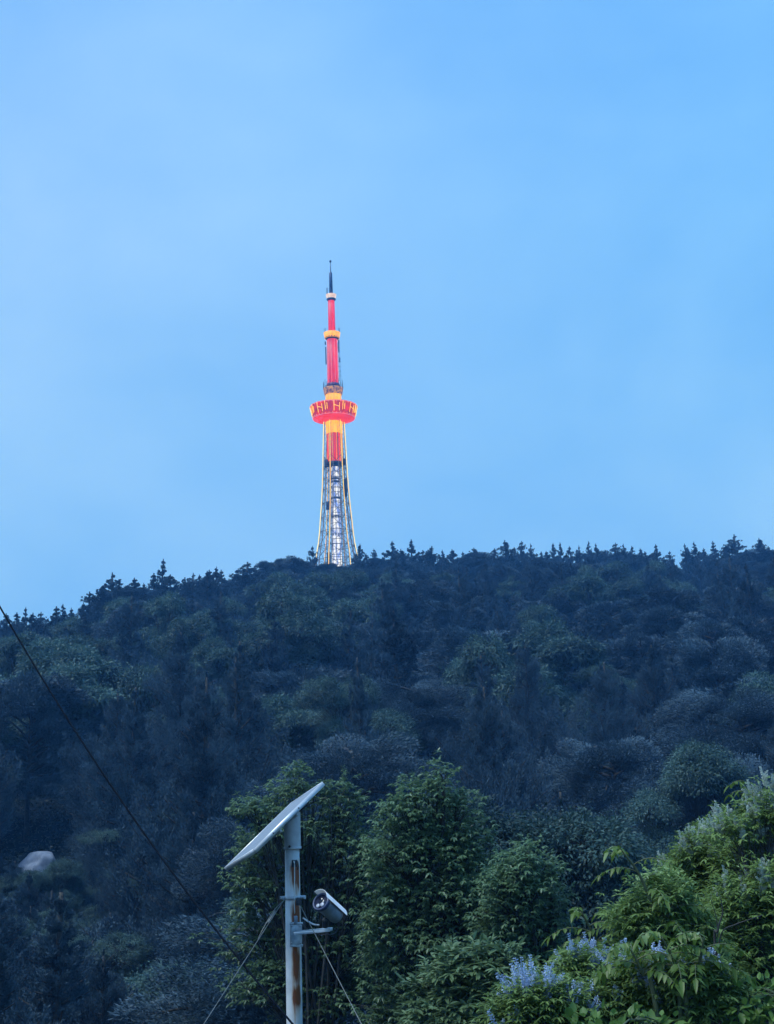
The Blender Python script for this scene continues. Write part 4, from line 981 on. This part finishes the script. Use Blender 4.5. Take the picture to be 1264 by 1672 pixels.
plant('sapling', [(862, 1400, 16, 16, 0), (845, 1425, 22, 18, 0), (890, 1418, 20, 14, .1), (820, 1450, 26, 20, 0), (868, 1455, 30, 22, 0), (900, 1468, 16, 20, .1), (835, 1495, 40, 26, 0), (890, 1505, 26, 26, .1), (815, 1540, 40, 30, 0), (870, 1555, 44, 34, .1), (830, 1600, 50, 36, .1), (890, 1610, 40, 34, .1), (850, 1660, 70, 36, 0)], 10.8,
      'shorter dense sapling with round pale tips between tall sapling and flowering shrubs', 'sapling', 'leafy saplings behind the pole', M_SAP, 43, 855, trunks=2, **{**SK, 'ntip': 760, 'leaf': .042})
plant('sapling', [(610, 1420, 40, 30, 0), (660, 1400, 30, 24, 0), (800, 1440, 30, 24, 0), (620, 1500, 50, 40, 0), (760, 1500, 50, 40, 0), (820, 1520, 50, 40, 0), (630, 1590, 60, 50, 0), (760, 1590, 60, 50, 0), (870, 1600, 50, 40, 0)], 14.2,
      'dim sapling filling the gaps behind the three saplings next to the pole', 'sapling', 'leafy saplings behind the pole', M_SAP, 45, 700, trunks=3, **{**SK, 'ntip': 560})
plant('shrub', [(800, 1575, 40, 22, 0), (750, 1585, 44, 26, .1), (715, 1610, 40, 28, .2), (790, 1620, 60, 34, 0), (850, 1610, 44, 30, -.1), (720, 1660, 60, 34, .1), (810, 1670, 80, 40, -.1)], 8.4,
      'low weedy shrub with grey green pointed leaves at the bottom below the saplings', 'shrub', None, M_WEED, 44, 780, trunks=2,
      ntip=260, lpt=30, leaf=.075, ratio=.34, clr=.07, stray=.08, big=True, droop=.3, trunk_r=.02, tipgrad=.35, leafmode='fan', twig=.003, stem=M_TWIG, up=.5)

def spikes(root_, TP, OUT, n, h, m, seed, blue=True, pick='top'):
    """upright flower or seed spikes growing out of the highest twig tips"""
    r = np.random.default_rng(seed); o0 = np.array(root_.location)
    w = TP @ np.array([0, 0, 1.0]) * 1.0 - TP[:, 1] * .5 + r.normal(0, .30 if blue else .16, len(TP)); idx_ = np.argsort(-w)[:n]
    for k in idx_:
        b_ = TP[k]; d = unit(np.array([0, 0, 1.0]) + OUT[k] * [.55, .55, .1] + r.normal(0, .14, 3)); H = h * r.uniform(.6, 1.25)
        s_ = G(); subs = [(b_, d, H)]
        ns3 = 3 if blue else 4
        for q in range(ns3):
            f = r.uniform(.02, .4); subs.append((b_ + d * H * f, unit(d + rdir(1, r=r)[0] * .7), H * r.uniform(.35, .6)))
        for (p_, dd, hh) in subs:
            c2 = p_ + dd * hh + np.array([0, 0, -.02 * hh]); s_.tube([p_, (p_ + c2) / 2 + r.normal(0, .004, 3), c2], [.0025, .002, .001], 4, False)
            wh = int(hh / (.011 if blue else .006)) + 2
            for q in range(wh):
                f = (q + .6) / wh; c = p_ + (c2 - p_) * f; m2_ = 5 if blue else 5; rad_ = (.011 if blue else .006) * (1.15 - .75 * f)
                u = rdir(m2_, r=r); u = unit(u - dd * (u @ dd)[:, None] * .8); sz_ = (.013 if blue else .011) * (1.1 - .5 * f)
                cc = c + u * rad_ * .5
                A = unit(u + dd * (.3 if blue else .9)); s_.leaf4(cc, A, unit(np.cross(A, dd) + u * .3 + r.normal(0, .3, (m2_, 3))), sz_ * r.uniform(.7, 1.4, m2_), sz_ * .7, r.random(m2_))
        s_.build('flower_spike' if blue else 'seed_plume', m, root_)
VK = dict(ntip=600, lpt=42, leaf=.035, ratio=.27, clr=.06, big=True, droop=.4, trunk_r=.010, tipgrad=.45, stray=.08, leafmode='fan', twig=.002, stem=M_BARK, up=.5, hubf=.25)
e_, TP, OUT = plant('shrub', [(1255, 1335, 36, 30, 0), (1205, 1362, 36, 30, 0), (1270, 1380, 46, 50, .1), (1215, 1420, 50, 44, .2), (1280, 1480, 50, 60, .2), (1225, 1490, 50, 46, -.25), (1262, 1470, 40, 50, -.3), (1190, 1510, 44, 44, .0), (1255, 1570, 60, 50, -.1)], 6.2, 'tall plumed shrub with pale seed heads at the right edge, highest of the bank', 'shrub', 'pale plumed shrubs on the right bank', M_VIT, 51, 1235, trunks=4, **VK)
spikes(e_, TP, OUT, 90, .10, M_PLUME, 1, False)
e_, TP, OUT = plant('shrub', [(1175, 1366, 30, 24, .2), (1148, 1398, 34, 24, 0), (1108, 1420, 26, 16, 0), (1165, 1430, 50, 38, .1), (1120, 1460, 46, 34, 0), (1180, 1490, 46, 40, .2), (1150, 1560, 60, 50, .3)], 6.6, 'sloping plumed shrub left of the highest one, with lilac grey seed heads', 'shrub', 'pale plumed shrubs on the right bank', M_VIT, 52, 1150, trunks=4, **VK)
spikes(e_, TP, OUT, 80, .10, M_PLUME, 2, False)
e_, TP, OUT = plant('shrub', [(1085, 1470, 34, 26, 0), (1060, 1510, 46, 34, 0), (1110, 1530, 48, 40, 0), (1060, 1580, 56, 40, 0), (1140, 1590, 50, 40, .1)], 5.6, 'green narrow leaved shrub in the middle of the right bank', 'shrub', None, M_VIT, 53, 1090, trunks=4, **{**VK, 'ntip': 560})
e_, TP, OUT = plant('shrub', [(1230, 1560, 44, 34, 0), (1190, 1600, 40, 30, 0), (1264, 1610, 44, 40, 0)], 5.9, 'dark bare stemmed shrub low at the right edge', 'shrub', None, M_VIT, 54, 1225, trunks=4, **{**VK, 'ntip': 200, 'lpt': 30})
for (L, dep, lab, sd_, n_sp, hh) in (
    ([(945, 1590, 30, 24, 0), (985, 1605, 30, 24, 0), (950, 1635, 44, 28, 0), (1000, 1655, 50, 28, 0)], 5.4, 'shrub with blue flower spikes below the compound leaved saplings', 61, 32, .13),
    ([(880, 1640, 40, 28, 0), (915, 1650, 40, 26, 0), (860, 1670, 50, 30, 0)], 5.0, 'lowest blue flowering shrub at the bottom edge left of the others', 62, 40, .13),
    ([(1045, 1605, 34, 26, 0), (1020, 1640, 44, 30, 0)], 5.1, 'small blue flowering shrub in the middle of the row', 63, 28, .12),
    ([(1130, 1610, 38, 26, 0), (1165, 1630, 34, 26, 0), (1110, 1650, 44, 30, 0)], 5.0, 'blue flowering shrub under the bare twigs, rightmost of the row', 64, 26, .12)):
    e_, TP, OUT = plant('flowering_shrub', L, dep, lab, 'shrub', 'blue flowering shrubs on the near bank', M_VIT, sd_, None, trunks=3, **{**VK, 'ntip': 300, 'lpt': 36})
    spikes(e_, TP, OUT, n_sp, hh, M_BLUE, sd_, True)

def compound(name, stems, depth, label, group, seed, leaf=.055, npair=7, m=M_SUM, mesh_stem=M_TWIG):
    """saplings whose arching leaf stalks carry paired drooping leaflets; stems: list of px paths, last point the tip"""
    r = np.random.default_rng(seed); p0 = P(stems[0][0][0], 1600, depth); o = np.array([p0[0], p0[1], float(hgt(p0[0], p0[1]))])
    tr = G(); cr = G()
    for st in stems:
        pts = [np.array([r.normal(0, .03), r.normal(0, .03), 0])] + [P(a, b, depth + (q[0] if q else 0)) - o for a, b, *q in st]
        sp = spline(pts, 40); tr.tube(sp, np.linspace(.013, .004, len(sp)), 7)
        nl = 8
        for k in range(nl):
            f = .50 + .5 * k / 7; i_ = int(f * (len(sp) - 1)); b_ = sp[i_]; a = k * 2.4 + r.normal(0, .3)
            d = unit(np.array([math.cos(a), math.sin(a) * .8, .45 + .5 * (f - .5)])); Lr = .24 * (1.15 - .75 * (f - .5) * 1.2) * r.uniform(.85, 1.15)
            t_ = np.linspace(0, 1, 9)[:, None]; rc = b_ + d * Lr * t_ + np.array([0, 0, -1]) * Lr * .55 * t_ ** 2
            tr.tube(rc, np.linspace(.003, .0014, 9), 4, False)
            tang = unit(np.gradient(rc, axis=0)); sd2 = unit(np.cross(tang, [0, 0, 1.0]))
            ii = np.linspace(2, 8, npair).round().astype(int)
            for sg in (-1, 1):
                A = unit(sd2[ii] * sg + tang[ii] * .45 + np.array([0, 0, -.28]) + r.normal(0, .22, (npair, 3)))
                cr.leaf8(rc[ii], A, unit(np.array([0, 0, 1.0]) + r.normal(0, .35, (npair, 3))), leaf * (1.1 - .35 * f) * np.linspace(1, .7, npair) * r.uniform(.6, 1.15, npair), leaf * .36 * np.ones(npair), r.random(npair) * .75 + .3 * (f > .9), droop=r.uniform(.1, .8, npair), fold=.10)
            cr.leaf8(rc[-1:], tang[-1:], np.array([[0, 0, 1.0]]), leaf, leaf * .36, r.random(1), droop=.4)
    e_ = empty(name, o); tag(e_, label, 'sapling', group); tr.build('stem', mesh_stem, e_, True); cr.build('foliage', m, e_)
    return e_
CG = 'compound leaved saplings on the near bank'
compound('compound_leaved_sapling', [[(1080, 1590), (1070, 1500), (1045, 1430), (1018, 1392)], [(1085, 1580), (1090, 1510), (1100, 1470)]], 5.5, 'tallest compound leaved sapling, its tip arching left above the near bank', CG, 71)
compound('compound_leaved_sapling', [[(990, 1600), (975, 1540), (950, 1490)], [(1000, 1600), (1010, 1540), (1015, 1490)]], 5.9, 'bright green compound leaved sapling left of the tallest one', CG, 72)
compound('compound_leaved_sapling', [[(1110, 1640), (1105, 1580), (1080, 1530)], [(1120, 1640), (1140, 1580), (1150, 1530)], [(1070, 1640), (1050, 1590), (1030, 1550)]], 4.9, 'compound leaved sapling with large leaflets low in the bank centre', CG, 73, leaf=.06)
compound('compound_leaved_sapling', [[(910, 1650), (900, 1610), (880, 1575)], [(925, 1650), (935, 1600), (930, 1560)]], 5.6, 'small compound leaved sapling behind the lowest blue flowers', CG, 74, leaf=.05)
compound('leafy_shoot', [[(1250, 1480), (1238, 1370), (1226, 1282)]], 6.5, 'single leafy shoot poking up over the plumed shrub at right', None, 75, leaf=.055, npair=4)
plant('broad_leaved_vine', [(1235, 1625, 28, 12, 0), (1205, 1650, 30, 14, 0), (1262, 1650, 26, 16, 0), (1240, 1680, 40, 16, 0)], 4.9, 'broad pale green vine leaves in the bottom right corner', 'vine', 'broad leaved vines', M_BIG, 81, 1225, trunks=2, ntip=60, lpt=4, leaf=.05, ratio=.62, clr=.05, big=True, droop=.25, trunk_r=.008, twig=.003, stem=M_TWIG, up=1.2)
plant('broad_leaved_vine', [(1000, 1690, 46, 16, 0), (1060, 1690, 40, 14, 0), (955, 1692, 30, 14, 0)], 4.6, 'broad green vine leaves along the bottom edge under the blue flowers', 'vine', 'broad leaved vines', M_BIG, 82, 1010, trunks=2, ntip=50, lpt=4, leaf=.05, ratio=.62, clr=.05, big=True, droop=.25, trunk_r=.008, twig=.003, stem=M_TWIG, up=1.2)
# bare pale twigs
bt = G(); o = P(1172, 1600, 5.2); oz = np.array([o[0], o[1], float(hgt(o[0], o[1]))])
def BP(a, b, d=5.2): return P(a, b, d) - oz
bt.tube(spline([np.zeros(3), BP(1170, 1580), BP(1172, 1520), BP(1180, 1490), BP(1176, 1462)], 24), np.linspace(.008, .0015, 25)[:len(spline([np.zeros(3), BP(1170, 1580), BP(1172, 1520), BP(1180, 1490), BP(1176, 1462)], 24))], 6)
def tb2(pts, r0, r1):
    s_ = spline(pts, 20); bt.tube(s_, np.linspace(r0, r1, len(s_)), 6)
tb2([BP(1172, 1530), BP(1170, 1500), BP(1160, 1465)], .003, .0012)
tb2([BP(1170, 1580), BP(1178, 1524), BP(1200, 1510), BP(1222, 1502), BP(1245, 1494)], .0035, .0015)
ob = bt.build('bare_stem', M_BARK); ob.location = Vector(oz); tag(ob, 'bare pale forked stem rising among the shrubs of the right bank', 'bare plant')

# ground cover on the near bank
n = 26000
x = rng.uniform(-2.5, 5.5, n); y = rng.uniform(2.6, 15, n); z = hgt(x, y) + rng.random(n) * (.25 + .2 * np.sin(x * 3) * np.cos(y * 2.3))
g = G(); g.leaf4(np.stack([x, y, z], -1), rdir(n, -.1, .9), rdir(n, .2, 1), rng.uniform(.04, .10, n), rng.uniform(.02, .045, n), rng.random(n), .3)
tag(g.build('ground_cover', M_VIT), kind='stuff')
